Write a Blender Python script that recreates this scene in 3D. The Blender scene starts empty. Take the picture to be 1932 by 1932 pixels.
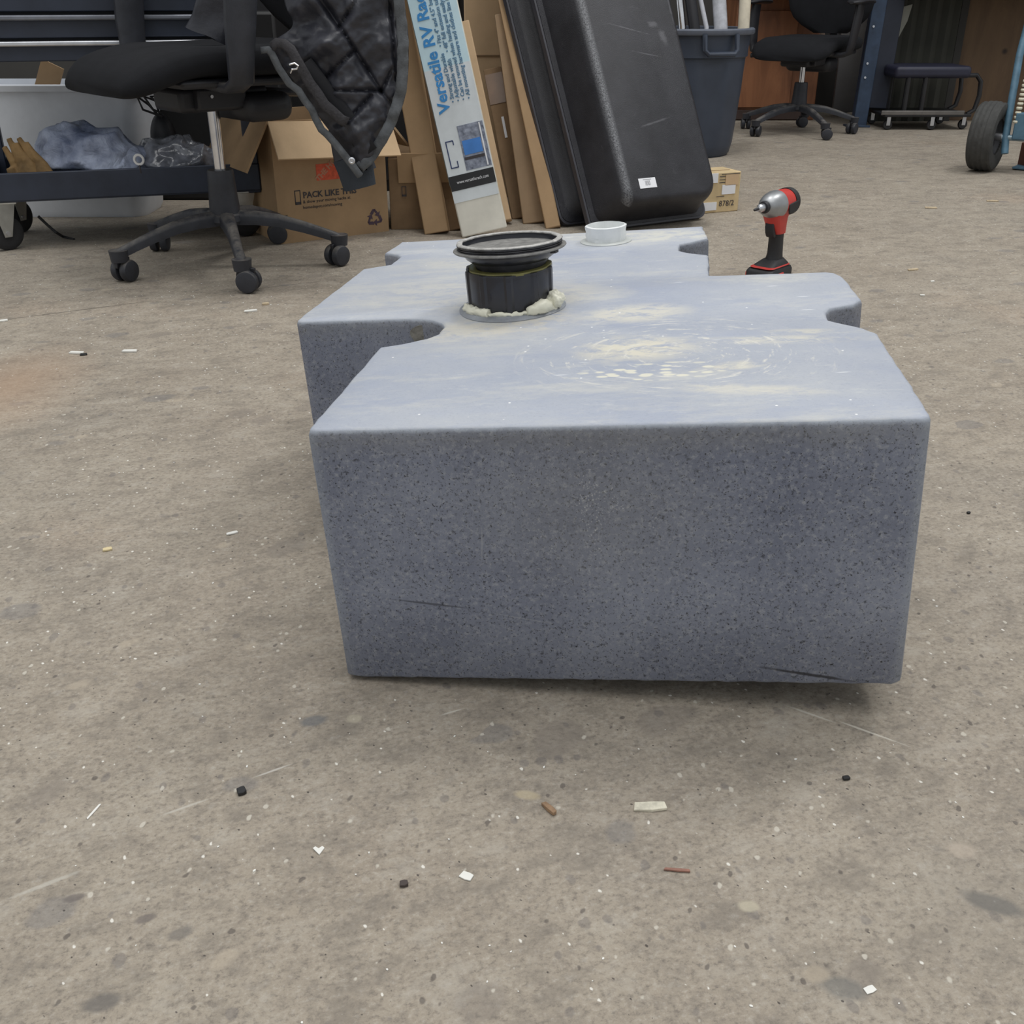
import bpy, bmesh, math, random
from mathutils import Vector, Matrix, noise
PI = math.pi
random.seed(7)
scene = bpy.context.scene
COL = scene.collection

# ---------------------------------------------------------------- camera, world, lights, exposure
FPX = 1950.0
PITCH = math.radians(26.6)
CAMZ = 0.65
cam_d = bpy.data.cameras.new('camera')
cam_d.sensor_width = 36; cam_d.lens = 36 * FPX / 1932
cam_d.clip_start = 0.02; cam_d.clip_end = 100
cam = bpy.data.objects.new('camera', cam_d); COL.objects.link(cam)
cam.location = (0, 0, CAMZ); cam.rotation_euler = (PI/2 - PITCH, 0, 0)
scene.camera = cam
scene.view_settings.view_transform = 'Standard'
scene.view_settings.look = 'None'
scene.view_settings.exposure = 0.0
scene.view_settings.gamma = 1.0
scene.view_settings.use_curve_mapping = False

world = bpy.data.worlds.new('world'); scene.world = world
world.use_nodes = True
wb = world.node_tree.nodes['Background']
wb.inputs[0].default_value = (0.93, 0.97, 1.0, 1); wb.inputs[1].default_value = 0.56

def area(name, loc, target, sx, sy, power, col=(1, 1, 1)):
    d = bpy.data.lights.new(name, 'AREA'); d.shape = 'RECTANGLE'; d.size = sx; d.size_y = sy
    d.energy = power; d.color = col
    o = bpy.data.objects.new(name, d); COL.objects.link(o); o.location = loc
    o.rotation_euler = (Vector(target) - Vector(loc)).to_track_quat('-Z', 'Y').to_euler()
    return o
area('high_bay_light', (0.10, 3.0, 5.4), (0.1, 1.9, 0), 0.7, 1.4, 48, (1.0, 0.985, 0.965))
area('high_bay_light', (3.3, 3.6, 5.4), (0.6, 1.4, 0), 0.7, 1.4, 88, (1.0, 0.985, 0.965))
area('ceiling_light_rows', (-0.3, 0.7, 5.8), (-0.3, 0.7, 0), 7.0, 6.0, 185, (1.0, 0.985, 0.965))

# ---------------------------------------------------------------- geometry helpers
FW = Vector((0, math.cos(PITCH), -math.sin(PITCH)))
UP = Vector((0, math.sin(PITCH), math.cos(PITCH)))
EYE = Vector((0, 0, CAMZ))
def ray(px, py):
    return FW + Vector((1, 0, 0)) * ((px - 966) / FPX) - UP * ((py - 966) / FPX)
def P(px, py, Y):
    d = ray(px, py); return EYE + d * (Y / d.y)
def G(px, py, z=0.0):
    d = ray(px, py); return EYE + d * ((z - CAMZ) / d.z)

def fin(bm, name, m, parent=None, smooth=35, bevel=0, bseg=2, loc=None):
    bmesh.ops.recalc_face_normals(bm, faces=bm.faces)
    if smooth is not None:
        a = math.radians(smooth)
        for f in bm.faces: f.smooth = True
        for e in bm.edges:
            if len(e.link_faces) == 2 and e.calc_face_angle(0) > a: e.smooth = False
    me = bpy.data.meshes.new(name)
    if loc is not None and parent is None:
        bmesh.ops.translate(bm, verts=bm.verts, vec=-Vector(loc))
    bm.to_mesh(me); bm.free()
    if isinstance(m, (list, tuple)):
        for k in m: me.materials.append(k)
    else: me.materials.append(m)
    o = bpy.data.objects.new(name, me); COL.objects.link(o)
    if parent is not None: o.parent = parent
    elif loc is not None: o.location = loc
    if bevel:
        md = o.modifiers.new('bevel', 'BEVEL'); md.width = bevel; md.segments = bseg
        md.limit_method = 'ANGLE'; md.angle_limit = math.radians(40)
    return o
def tag(o, label, cat, group=None, kind=None):
    o['label'] = label; o['category'] = cat
    if group: o['group'] = group
    if kind: o['kind'] = kind
    return o
def thing(name, label, cat, M=None, group=None):
    o = bpy.data.objects.new(name, None); COL.objects.link(o)
    o.empty_display_size = 0.05
    if M is not None:
        o.matrix_world = M if isinstance(M, Matrix) else Matrix.Translation(M)
    return tag(o, label, cat, group)
def frame(o, x, y, z):
    M = Matrix.Identity(4)
    for i, v in enumerate((x, y, z)):
        for j in range(3): M[j][i] = v[j]
    for j in range(3): M[j][3] = o[j]
    return M
def rz(a, loc=(0, 0, 0)): return Matrix.Translation(loc) @ Matrix.Rotation(a, 4, 'Z')
def new(): return bmesh.new()
def box(bm, c, s, M=None, mi=0):
    vs = []
    for x in (-.5, .5):
        for y in (-.5, .5):
            for z in (-.5, .5):
                v = Vector((c[0]+x*s[0], c[1]+y*s[1], c[2]+z*s[2]))
                vs.append(bm.verts.new(M @ v if M else v))
    for q in ((0,1,3,2),(4,6,7,5),(0,4,5,1),(2,3,7,6),(0,2,6,4),(1,5,7,3)):
        f = bm.faces.new([vs[i] for i in q]); f.material_index = mi
    return vs
def B(c, s, M=None):
    bm = new(); box(bm, c, s, M); return bm
def tube(bm, pts, r, n=10, cap=True, flat=1.0, mi=0):
    pts = [Vector(p) for p in pts]; k = len(pts)
    rs = r if isinstance(r, (list, tuple)) else [r]*k
    rings = []; prev = None
    for i, p in enumerate(pts):
        t = (pts[min(i+1, k-1)] - pts[max(i-1, 0)]).normalized()
        if prev is None:
            a = Vector((0, 0, 1)) if abs(t.z) < .9 else Vector((1, 0, 0))
            s = t.cross(a).normalized()
        else: s = (prev - t * prev.dot(t)).normalized()
        prev = s; b = t.cross(s)
        rings.append([bm.verts.new(p + (s*math.cos(2*PI*j/n) + b*math.sin(2*PI*j/n)*flat)*rs[i]) for j in range(n)])
    for i in range(k-1):
        for j in range(n):
            f = bm.faces.new((rings[i][j], rings[i][(j+1) % n], rings[i+1][(j+1) % n], rings[i+1][j])); f.material_index = mi
    if cap:
        bm.faces.new(rings[0]).material_index = mi; bm.faces.new(rings[-1]).material_index = mi
    return bm
def T(pts, r, n=10, **k): return tube(new(), pts, r, n, **k)
def lathe(prof, n=32, M=None, bm=None, ripple=None, closed=False, arc=None):
    bm = bm or new(); rings = []
    for (r, z) in prof:
        ring = []
        for j in range(n):
            a = 2*PI*j/n; rr = r + (ripple(a, z) if ripple else 0)
            v = Vector((rr*math.cos(a), rr*math.sin(a), z))
            ring.append(bm.verts.new(M @ v if M else v))
        rings.append(ring)
    m = len(rings)
    for i in range(m if closed else m-1):
        for j in range(n):
            bm.faces.new((rings[i][j], rings[i][(j+1) % n], rings[(i+1) % m][(j+1) % n], rings[(i+1) % m][j]))
    if not closed:
        if prof[0][0] > 1e-5: bm.faces.new(rings[0])
        if prof[-1][0] > 1e-5: bm.faces.new(rings[-1])
        bmesh.ops.remove_doubles(bm, verts=bm.verts, dist=1e-6)
    return bm
def prism(poly, z0, z1, M=None, bm=None):
    bm = bm or new()
    a = [bm.verts.new((M @ Vector((x, y, z0))) if M else Vector((x, y, z0))) for x, y in poly]
    b = [bm.verts.new((M @ Vector((x, y, z1))) if M else Vector((x, y, z1))) for x, y in poly]
    bm.faces.new(a); bm.faces.new(b)
    for i in range(len(poly)):
        j = (i+1) % len(poly); bm.faces.new((a[i], a[j], b[j], b[i]))
    return bm
def rrect(w, h, r, n=5):
    out = []
    for cx, cy, a0 in ((w/2-r, h/2-r, 0), (-w/2+r, h/2-r, 90), (-w/2+r, -h/2+r, 180), (w/2-r, -h/2+r, 270)):
        for i in range(n+1):
            a = math.radians(a0 + 90*i/n); out.append((cx+r*math.cos(a), cy+r*math.sin(a)))
    return out
def loft(rings, cap0=True, cap1=True, bm=None):
    bm = bm or new(); R = [[bm.verts.new(v) for v in r] for r in rings]
    for i in range(len(R)-1):
        n = len(R[i])
        for j in range(n): bm.faces.new((R[i][j], R[i][(j+1) % n], R[i+1][(j+1) % n], R[i+1][j]))
    if cap0: bm.faces.new(R[0])
    if cap1: bm.faces.new(R[-1])
    return bm
def blob(c, s, n=24, amp=.1, freq=6, seed=0, flatb=None, ridged=False):
    bm = new(); bmesh.ops.create_icosphere(bm, subdivisions=5, radius=1)
    for v in bm.verts:
        d = v.co.normalized(); q = Vector((d.x*s[0], d.y*s[1], d.z*s[2]))*freq + Vector((seed, seed*2.3, 0))
        k = noise.noise(q) + .5*noise.noise(q*2.3)
        if ridged: k = 1 - 2*abs(noise.noise(q)) + .6*(1 - 2*abs(noise.noise(q*2.1)))
        co = Vector((d.x*s[0], d.y*s[1], d.z*s[2]))*(1 + amp*k)
        if flatb is not None and co.z < flatb: co.z = flatb
        v.co = co + Vector(c)
    return bm
def text(body, size, m, parent, M, name='printed_text', ext=0.0003, align='LEFT', bold=0.0, sx=1.0):
    cu = bpy.data.curves.new(name, 'FONT'); cu.body = body; cu.size = size; cu.extrude = ext
    cu.align_x = align; cu.offset = bold; cu.resolution_u = 2
    tmp = bpy.data.objects.new('tmp', cu); COL.objects.link(tmp)
    dg = bpy.context.evaluated_depsgraph_get(); dg.update()
    me = bpy.data.meshes.new_from_object(tmp.evaluated_get(dg))
    bpy.data.objects.remove(tmp)
    me.transform(M @ Matrix.Diagonal((sx, 1, 1, 1)))
    me.materials.clear(); me.materials.append(m)
    o = bpy.data.objects.new(name, me); COL.objects.link(o); o.parent = parent
    return o

# ---------------------------------------------------------------- materials
MATS = {}
class N:
    def __init__(s, name):
        s.m = bpy.data.materials.new(name); s.m.use_nodes = True
        s.t = s.m.node_tree; s.b = s.t.nodes['Principled BSDF']; s.co = None
    def n(s, ty, **k):
        o = s.t.nodes.new(ty)
        for a, v in k.items(): setattr(o, a, v)
        return o
    def l(s, a, b): s.t.links.new(a, b)
    def pos(s):
        if s.co is None:
            tc = s.n('ShaderNodeTexCoord'); s.co = tc.outputs['Object']
        return s.co
    def math(s, op, a, b=None, c=None, clamp=False):
        o = s.n('ShaderNodeMath', operation=op); o.use_clamp = clamp
        for i, v in enumerate((a, b, c)):
            if v is None: continue
            if isinstance(v, (int, float)): o.inputs[i].default_value = v
            else: s.l(v, o.inputs[i])
        return o.outputs[0]
    def noise(s, scale, detail=4, rough=.6, vec=None, dist=0):
        o = s.n('ShaderNodeTexNoise'); o.inputs['Scale'].default_value = scale
        o.inputs['Detail'].default_value = detail; o.inputs['Roughness'].default_value = rough
        o.inputs['Distortion'].default_value = dist
        s.l(vec if vec is not None else s.pos(), o.inputs['Vector']); return o.outputs['Fac']
    def vor(s, scale, vec=None, rnd=1):
        o = s.n('ShaderNodeTexVoronoi'); o.inputs['Scale'].default_value = scale
        o.inputs['Randomness'].default_value = rnd
        s.l(vec if vec is not None else s.pos(), o.inputs['Vector'])
        sp = s.n('ShaderNodeSeparateColor'); s.l(o.outputs['Color'], sp.inputs[0])
        return o.outputs['Distance'], sp.outputs
    def rng(s, v, a, b, c=0, d=1):
        o = s.n('ShaderNodeMapRange'); o.clamp = True
        o.inputs[1].default_value = a; o.inputs[2].default_value = b; o.inputs[3].default_value = c; o.inputs[4].default_value = d
        s.l(v, o.inputs[0]); return o.outputs[0]
    def mix(s, f, a, b):
        o = s.n('ShaderNodeMix', data_type='RGBA')
        if isinstance(f, (int, float)): o.inputs[0].default_value = f
        else: s.l(f, o.inputs[0])
        for i, v in ((6, a), (7, b)):
            if isinstance(v, tuple): o.inputs[i].default_value = (*v, 1) if len(v) == 3 else v
            else: s.l(v, o.inputs[i])
        return o.outputs[2]
    def map(s, loc=(0,0,0), rot=(0,0,0), sc=(1,1,1)):
        o = s.n('ShaderNodeMapping', vector_type='TEXTURE'); o.inputs[1].default_value = loc
        o.inputs[2].default_value = rot; o.inputs[3].default_value = sc
        s.l(s.pos(), o.inputs[0]); return o.outputs[0]
    def col(s, v):
        if isinstance(v, tuple): s.b.inputs['Base Color'].default_value = (*v, 1)
        else: s.l(v, s.b.inputs['Base Color'])
    def bump(s, h, strength=.3, dist=.002):
        o = s.n('ShaderNodeBump'); o.inputs['Strength'].default_value = strength; o.inputs['Distance'].default_value = dist
        s.l(h, o.inputs['Height']); s.l(o.outputs[0], s.b.inputs['Normal'])
    def blobmask(s, cx, cy, rx, ry, rot=0, edge=.35, z=0, ns=12, na=.5, rzz=1e3):
        v = s.map((cx, cy, z), (0, 0, rot), (rx, ry, rzz))
        o = s.n('ShaderNodeVectorMath', operation='LENGTH'); s.l(v, o.inputs[0])
        d = s.math('ADD', o.outputs['Value'], s.math('MULTIPLY', s.math('SUBTRACT', s.noise(ns, 4), .5), na))
        return s.rng(d, 1-edge, 1, 1, 0)
def mat(name, c, rough=.5, metal=0.0, var=.15, vs=20, bump=0, bs=200, spec=.5, c2=None, coat=0, trans=0, alpha=1, ior=None, dust=0, emit=None):
    if name in MATS: return MATS[name]
    s = N(name); f = s.noise(vs, 5)
    f = s.rng(f, .3, .7)
    a = tuple(x*(1-var) for x in c); b = c2 if c2 else tuple(min(1, x*(1+var)) for x in c)
    out = s.mix(f, a, b)
    if dust:
        g = s.n('ShaderNodeNewGeometry'); sp = s.n('ShaderNodeSeparateXYZ'); s.l(g.outputs['Normal'], sp.inputs[0])
        u = s.math('MULTIPLY', s.rng(sp.outputs[2], .2, 1), s.rng(s.noise(30, 6, .7), .35, .65))
        out = s.mix(s.math('MULTIPLY', u, dust), out, (.30, .27, .23))
    s.col(out)
    s.b.inputs['Roughness'].default_value = rough; s.b.inputs['Metallic'].default_value = metal
    s.b.inputs['Specular IOR Level'].default_value = spec
    if coat: s.b.inputs['Coat Weight'].default_value = coat
    if trans: s.b.inputs['Transmission Weight'].default_value = trans
    if ior: s.b.inputs['IOR'].default_value = ior
    s.b.inputs['Alpha'].default_value = alpha
    if bump: s.bump(s.noise(bs, 3), bump, .002)
    MATS[name] = s.m; return s.m

# floor
def line_pts(a, b):
    A, Bp = G(*a), G(*b); c = (A+Bp)/2; d = Bp-A
    return c.x, c.y, d.length/2, math.atan2(d.y, d.x)
s = N('worn_concrete')
big = s.noise(.9, 4, .55); mid = s.noise(5, 8, .65); fine = s.noise(60, 6, .75)
c = s.mix(s.rng(big, .35, .65), (.305, .256, .200), (.340, .298, .242))
c = s.mix(s.rng(mid, .35, .68), c, (.385, .335, .268))
c = s.mix(s.math('MULTIPLY', s.rng(s.noise(2.2, 5), .55, .75), .5), c, (.235, .212, .182))
c = s.mix(s.math('MULTIPLY', s.rng(s.noise(1.3, 3, vec=s.map((3, 1, 0))), .6, .72), .35), c, (.42, .30, .21))
fine2 = s.noise(190, 4, .75, vec=s.map((4, 2, 0), (0, 0, .25), (1.2, 1, 1)))
c = s.mix(s.math('MULTIPLY', s.rng(fine, .50, .30), .6), c, (.17, .15, .13))
c = s.mix(s.math('MULTIPLY', s.rng(fine2, .49, .32), .75), c, (.15, .13, .11))
c = s.mix(s.math('MULTIPLY', s.rng(fine2, .54, .70), .5), c, (.52, .48, .42))
md2 = s.noise(22, 7, .72, vec=s.map((7, 2, 0), (0, 0, .35), (1.5, 1, 1)))
c = s.mix(s.math('MULTIPLY', s.rng(md2, .50, .36), .6), c, (.20, .175, .145))
c = s.mix(s.math('MULTIPLY', s.rng(md2, .54, .66), .45), c, (.44, .40, .34))
c = s.mix(s.math('MULTIPLY', s.rng(fine, .56, .72), .4), c, (.50, .47, .42))
def pebbles(c, scale, lo, rad, colr, amt, off, hi=1.1):
    wv = s.n('ShaderNodeVectorMath', operation='ADD')
    nz = s.n('ShaderNodeTexNoise'); nz.inputs['Scale'].default_value = scale*1.6; s.l(s.pos(), nz.inputs['Vector'])
    sc = s.n('ShaderNodeVectorMath', operation='SCALE'); s.l(nz.outputs['Color'], sc.inputs[0]); sc.inputs[3].default_value = .45/scale
    s.l(s.map((off, off*.7, 0), (0, 0, .3*off), (1, .7, 1)), wv.inputs[0]); s.l(sc.outputs[0], wv.inputs[1])
    d, r = s.vor(scale, wv.outputs[0])
    rr = s.math('MULTIPLY', r[1], rad)
    inside = s.rng(s.math('SUBTRACT', d, rr), -.05, .03, 1, 0)
    sel = s.math('MULTIPLY', s.math('GREATER_THAN', r[0], lo), s.math('LESS_THAN', r[0], hi))
    return s.mix(s.math('MULTIPLY', s.math('MULTIPLY', inside, sel), amt), c, colr)
c = pebbles(c, 13, .80, .36, (.17, .165, .165), .42, 1)
c = pebbles(c, 11, .80, .36, (.23, .20, .17), .45, 3)
c = pebbles(c, 17, .90, .30, (.47, .40, .31), .5, 2)
c = pebbles(c, 42, .70, .32, (.13, .12, .12), .40, 6)
c = pebbles(c, 60, .70, .22, (.10, .085, .075), .7, 4)
c = pebbles(c, 62, .76, .22, (.60, .56, .48), .75, 5)
c = pebbles(c, 95, .84, .22, (.78, .75, .68), .9, 7)
c = pebbles(c, 150, .86, .22, (.06, .05, .045), .85, 8)
for (px, py, rx, ry, rot, cc, am) in ((1875, 1705, .028, .012, -.45, (.12, .118, .112), .8), (1590, 1865, .02, .012, -.2, (.16, .16, .15), .6),
        (1412, 1710, .010, .007, 0, (.50, .45, .34), .7), (1540, 1838, .012, .009, 0, (.45, .38, .29), .5), (1815, 1605, .014, .010, 0, (.50, .42, .34), .5),
        (592, 1360, .016, .010, .3, (.15, .155, .16), .7), (668, 1356, .010, .009, 0, (.48, .43, .33), .6), (995, 1500, .014, .007, -.2, (.50, .42, .28), .6),
        (190, 1893, .016, .009, .3, (.14, .13, .12), .7), (340, 1762, .012, .007, .4, (.14, .13, .12), .6), (140, 1694, .010, .005, .3, (.15, .13, .12), .7),
        (275, 1733, .010, .005, .4, (.15, .13, .12), .7), (20, 730, .16, .30, .1, (.42, .27, .17), .45), (1850, 1700, .12, .10, 0, (.25, .225, .19), .3)):
    g = G(px, py); mk = s.blobmask(g.x, g.y, rx, ry, rot, .4 if rx < .1 else .9, ns=40 if rx < .1 else 4)
    c = s.mix(s.math('MULTIPLY', mk, am), c, cc)
for (a, b, w, cc, am) in (((-60, 612), (330, 562), .004, (.10, .085, .07), .75), ((330, 562), (700, 520), .004, (.14, .12, .10), .5), ((0, 1702), (160, 1640), .003, (.52, .49, .43), .6),
        ((300, 1540), (400, 1505), .002, (.55, .52, .46), .6), ((470, 1470), (560, 1438), .0016, (.58, .55, .5), .7), ((1480, 1330), (1580, 1365), .002, (.58, .55, .48), .7),
        ((1575, 1358), (1720, 1410), .0018, (.62, .58, .5), .7), ((830, 1350), (880, 1335), .0016, (.6, .57, .5), .6)):
    x, y, h, an = line_pts(a, b)
    mk = s.blobmask(x, y, h, w, an, .5, ns=60, na=.9)
    c = s.mix(s.math('MULTIPLY', mk, am), c, cc)
s.col(c)
s.l(s.rng(mid, .3, .7, .62, .82), s.b.inputs['Roughness']); s.b.inputs['Specular IOR Level'].default_value = .35
s.bump(s.math('ADD', s.noise(90, 8, .8), s.math('MULTIPLY', s.noise(400, 3), .5)), .35, .0025)
M_FLOOR = s.m

plastic = mat('black_plastic', (.016, .016, .020), .5, bump=.15, bs=300)
dustpl = mat('dusty_black_plastic', (.026, .028, .036), .5, var=.3, bump=.15, bs=250, dust=.55)
fabric = mat('black_mesh_fabric', (.0115, .012, .0145), .9, bump=.6, bs=900, spec=.25)
chrome = mat('chrome', (.75, .75, .77), .18, 1)
steel = mat('brushed_steel', (.62, .63, .66), .32, 1)
zinc = mat('zinc_plate', (.55, .55, .52), .4, .9)
navy = mat('dark_blue_painted_steel', (.030, .038, .060), .42, .1, var=.25, vs=8, bump=.08)
rubber = mat('black_rubber', (.020, .020, .022), .7, bump=.3)
card = mat('cardboard', (.40, .27, .155), .85, var=.12, vs=9, bump=.15, bs=120, spec=.2)
card_d = mat('dark_cardboard', (.25, .165, .095), .85, var=.2, vs=9, bump=.2, bs=100, spec=.2)
card_l = mat('light_cardboard', (.60, .43, .265), .85, var=.10, vs=9, bump=.15, bs=120, spec=.2)
ink = mat('dark_print', (.05, .045, .05), .7, var=.2, vs=300)
red_ink = mat('red_print', (.62, .10, .045), .7, var=.25, vs=80)
white_p = mat('white_paper', (.80, .81, .84), .55, var=.03)

# ---------------------------------------------------------------- room
fl = prism([(-9, -4), (9, -4), (9, 9), (-9, 9)], -.1, 0)
o = fin(fl, 'floor', M_FLOOR, smooth=None); o['kind'] = 'structure'
M_PLY = N('stained_plywood'); v = M_PLY.map(sc=(1, 1, 3.5))
g = M_PLY.noise(5, 7, .65, vec=v, dist=1.2)
cc = M_PLY.mix(M_PLY.rng(g, .35, .65), (.085, .050, .028), (.150, .092, .048))
kd, kr = M_PLY.vor(3.2); kn = M_PLY.math('MULTIPLY', M_PLY.rng(kd, .03, .07, 1, 0), M_PLY.math('GREATER_THAN', kr[0], .5))
cc = M_PLY.mix(kn, cc, (.03, .018, .012)); M_PLY.col(cc); M_PLY.b.inputs['Roughness'].default_value = .7
wm = mat('dark_wall_paint', (.045, .043, .040), .8, vs=2)
o = fin(B((0, 6.85, 1.9), (18, .1, 3.8)), 'wall_back', wm, smooth=None); o['kind'] = 'structure'
# plywood sheet and seam
pl = P(1816, 0, 6.3); pb = G(1800, 232)
t = fin(B(((pl.x+pb.x)/2 + 1.6, 6.36, .95), (3.2, .03, 1.9)), 'plywood_panel', M_PLY.m, bevel=.002, loc=((pl.x+pb.x)/2 + 1.6, 6.36, 0))
tag(t, 'knotty brown plywood sheet lining the wall at the far right', 'panel')
t = fin(B(((pl.x+pb.x)/2 + .01, 6.325, .95), (.04, .02, 1.9)), 'trim_1', wm, smooth=None); t['kind'] = 'structure'
# grey corrugated panel, pale sheet
gm = mat('grey_green_board', (.050, .050, .040), .75, var=.25, vs=4)
bm = new(); x0 = P(1655, 100, 6.2).x; x1 = P(1806, 100, 6.3).x - .02
poly = [(x0, 6.36)]; n = 14
for i in range(n+1):
    x = x0 + (x1-x0)*i/n; poly.append((x, 6.30 + (.014 if i % 2 else 0)))
poly.append((x1, 6.36)); prism(poly, 0, 1.7, bm=bm)
t = fin(bm, 'corrugated_panel', gm, loc=(x0, 6.33, 0), smooth=None); tag(t, 'dark grey green corrugated board against the back wall beside the plywood', 'panel')
ps = mat('pale_sheet', (.36, .36, .31), .6, vs=6)
pts = [P(1664, 24, 6.22), P(1722, 8, 6.22), P(1712, 40, 6.22), P(1693, 75, 6.22), P(1657, 116, 6.22)]
bm = new(); a = [bm.verts.new(p) for p in pts]; b = [bm.verts.new(p + Vector((0, .012, 0))) for p in pts]
bm.faces.new(a); bm.faces.new(b)
for i in range(5): bm.faces.new((a[i], a[(i+1) % 5], b[(i+1) % 5], b[i]))
t = fin(bm, 'plastic_sheet', ps, loc=pts[4]); tag(t, 'pale torn plastic sheet hanging on the grey board behind the blue post', 'sheet')

# orange wooden cabinet behind trash can
ow = N('orange_wood'); v = ow.map(sc=(1, 1, 6)); g = ow.noise(14, 6, .6, vec=v, dist=.8)
ow.col(ow.mix(ow.rng(g, .35, .65), (.17, .065, .028), (.30, .125, .055))); ow.b.inputs['Roughness'].default_value = .5
xa = P(1388, 100, 6.3).x; xb = P(1555, 100, 6.3).x
TH = thing('wooden_cabinet', 'reddish orange wooden cabinet standing behind the second black office chair', 'cabinet', (xa, 6.36, 0))
w = xb-xa
fin(B((w/2, .2, .33), (w, .4, .66)), 'body', ow.m, TH, bevel=.004)
fin(B((w*.36, -.012, .32), (w*.66, .02, .50)), 'door', ow.m, TH, bevel=.003)
fin(B((w/2, -.005, .655), (w+.03, .43, .03)), 'top', ow.m, TH, bevel=.003)
fin(B((w*.45, -.012, .03), (w*.9, .02, .05)), 'kickboard', mat('dark_wood', (.05, .03, .025), .6), TH, bevel=.002)
# things on top of cabinet top / shelf beam
bm = T([(xa+.42, 6.26, .66), (xa+.44, 6.20, .60), (xa+.43, 6.19, .50), (xa+.45, 6.20, .42)], [.02, .028, .018, .012], 8)
t = fin(bm, 'hanging_rag', mat('faded_rag', (.30, .22, .17), .9), loc=(xa+.43, 6.2, .5)); tag(t, 'faded tan rag hanging down the front of the orange cabinet', 'rag')
t = thing('white_board', 'tall white board leaning behind the far office chair', 'board', (0, 0, 0))
p0 = G(1570, 218); p1 = P(1597, 0, 6.2); u = (p1-p0).normalized(); xr = Vector((1, 0, 0)); xr = (xr-u*xr.dot(u)).normalized()
t.matrix_world = frame(p0, xr, u.cross(xr), u)
fin(B((.065, .02, .45), (.13, .03, .9)), 'board', mat('white_laminate', (.42, .43, .46), .5, var=.04), t, bevel=.004)
# blue post stand
TH = thing('shelf_upright', 'dark blue steel shelf upright with bolts beside the far office chair', 'shelf post', (0, 0, 0))
p0 = G(1622, 240); p1 = P(1662, 0, p0.y+.05); u = (p1-p0).normalized(); xr = (Vector((1, 0, 0))-u*u.x).normalized(); TH.matrix_world = frame(p0, xr, u.cross(xr), u)
bl = mat('blue_painted_steel', (.030, .052, .095), .45, .1, var=.25)
fin(B((0, .03, .5), (.075, .05, 1.0)), 'post', bl, TH, bevel=.004)
fin(B((.07, .05, .55), (.14, .03, .9)), 'side_channel', mat('dark_navy_steel', (.012, .016, .03), .5), TH, bevel=.004)
for z in (.32, .25, .50): fin(lathe([(0, 0), (.006, 0), (.006, .004), (0, .004)], 12, Matrix.Translation((-.015, .004, z)) @ Matrix.Rotation(PI/2, 4, 'X')), 'bolt', steel, TH)
fin(B((-.01, .03, .006), (.12, .1, .012)), 'foot_plate', bl, TH, bevel=.002)
# dark shelf block above
tag(fin(B((1.0, 0, 0), (1.0, .3, .35), Matrix.Translation((1.55, 6.1, .82))), 'wall_shelf_box', mat('black_box', (.012, .012, .014), .7), bevel=.006, loc=(2.55, 6.1, .82)), 'black box mounted above the grey board at the back wall', 'box')

# ---------------------------------------------------------------- tank
yaw, roll = -0.119937, -0.0689825
MT = Matrix.Translation((-.171697, .899573, .004)) @ Matrix.Rotation(yaw, 4, 'Z') @ Matrix.Rotation(roll, 4, 'Y')
H = .281304
MTt = MT @ Matrix.Translation((0, 0, H)); MTi = MTt.inverted(); NT = (MT.to_3x3() @ Vector((0, 0, 1)))
def TL(px, py):
    d = ray(px, py); t0 = MTt.translation
    return MTi @ (EYE + d * ((t0-EYE).dot(NT)/d.dot(NT)))
ts = N('granite_look_plastic')
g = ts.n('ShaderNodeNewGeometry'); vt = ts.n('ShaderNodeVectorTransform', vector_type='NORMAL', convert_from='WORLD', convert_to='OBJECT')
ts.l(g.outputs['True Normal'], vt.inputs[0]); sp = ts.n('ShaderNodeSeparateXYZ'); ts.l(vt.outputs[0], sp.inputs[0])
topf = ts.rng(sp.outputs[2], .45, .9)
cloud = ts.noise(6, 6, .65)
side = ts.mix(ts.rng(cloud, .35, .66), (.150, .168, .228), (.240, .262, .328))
side = ts.mix(ts.math('MULTIPLY', ts.rng(ts.noise(170, 4, .8), .5, .68), .7), side, (.36, .375, .41))
side = ts.mix(ts.math('MULTIPLY', ts.rng(ts.noise(250, 4, .75), .56, .66), .78), side, (.030, .034, .045))
side = ts.mix(ts.math('MULTIPLY', ts.rng(ts.noise(480, 2, .6, vec=ts.map((1, 3, 2))), .62, .70), .9), side, (.012, .013, .018))
# vertical speckle scuffs on front
vv = ts.map((.26, 0, .20), (0, 0, 0), (.12, 1e3, .10))
ln = ts.n('ShaderNodeVectorMath', operation='LENGTH'); ts.l(vv, ln.inputs[0])
patch = ts.rng(ln.outputs['Value'], .3, 1.2, 1, 0)
strk = ts.rng(ts.noise(32, 4, .7, vec=ts.map(sc=(1, 1, 4))), .5, .7)
spk = ts.rng(ts.noise(520, 2, .6), .60, .68)
side = ts.mix(ts.math('MULTIPLY', ts.math('MULTIPLY', patch, strk), spk), side, (.72, .73, .74))
side = ts.mix(ts.math('MULTIPLY', patch, .22), side, (.27, .27, .26))
sm = ts.blobmask(.075, 0, .05, .5, 0, .6, z=.03, rzz=.0022, ns=30, na=.3)
def scratch(cx, cz, rx, rzz, rot, colr, am, base):
    v = ts.map((cx, 0, cz), (0, rot, 0), (rx, 1e3, rzz))
    L = ts.n('ShaderNodeVectorMath', operation='LENGTH'); ts.l(v, L.inputs[0])
    mk = ts.rng(ts.math('ADD', L.outputs['Value'], ts.math('MULTIPLY', ts.math('SUBTRACT', ts.noise(90, 3), .5), .8)), .5, 1, 1, 0)
    return ts.mix(ts.math('MULTIPLY', mk, am), base, colr)
side = scratch(.47, .012, .055, .0022, .17, (.02, .02, .024), .85, side)
side = scratch(.095, .092, .05, .0014, .13, (.06, .065, .085), .8, side)
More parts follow.
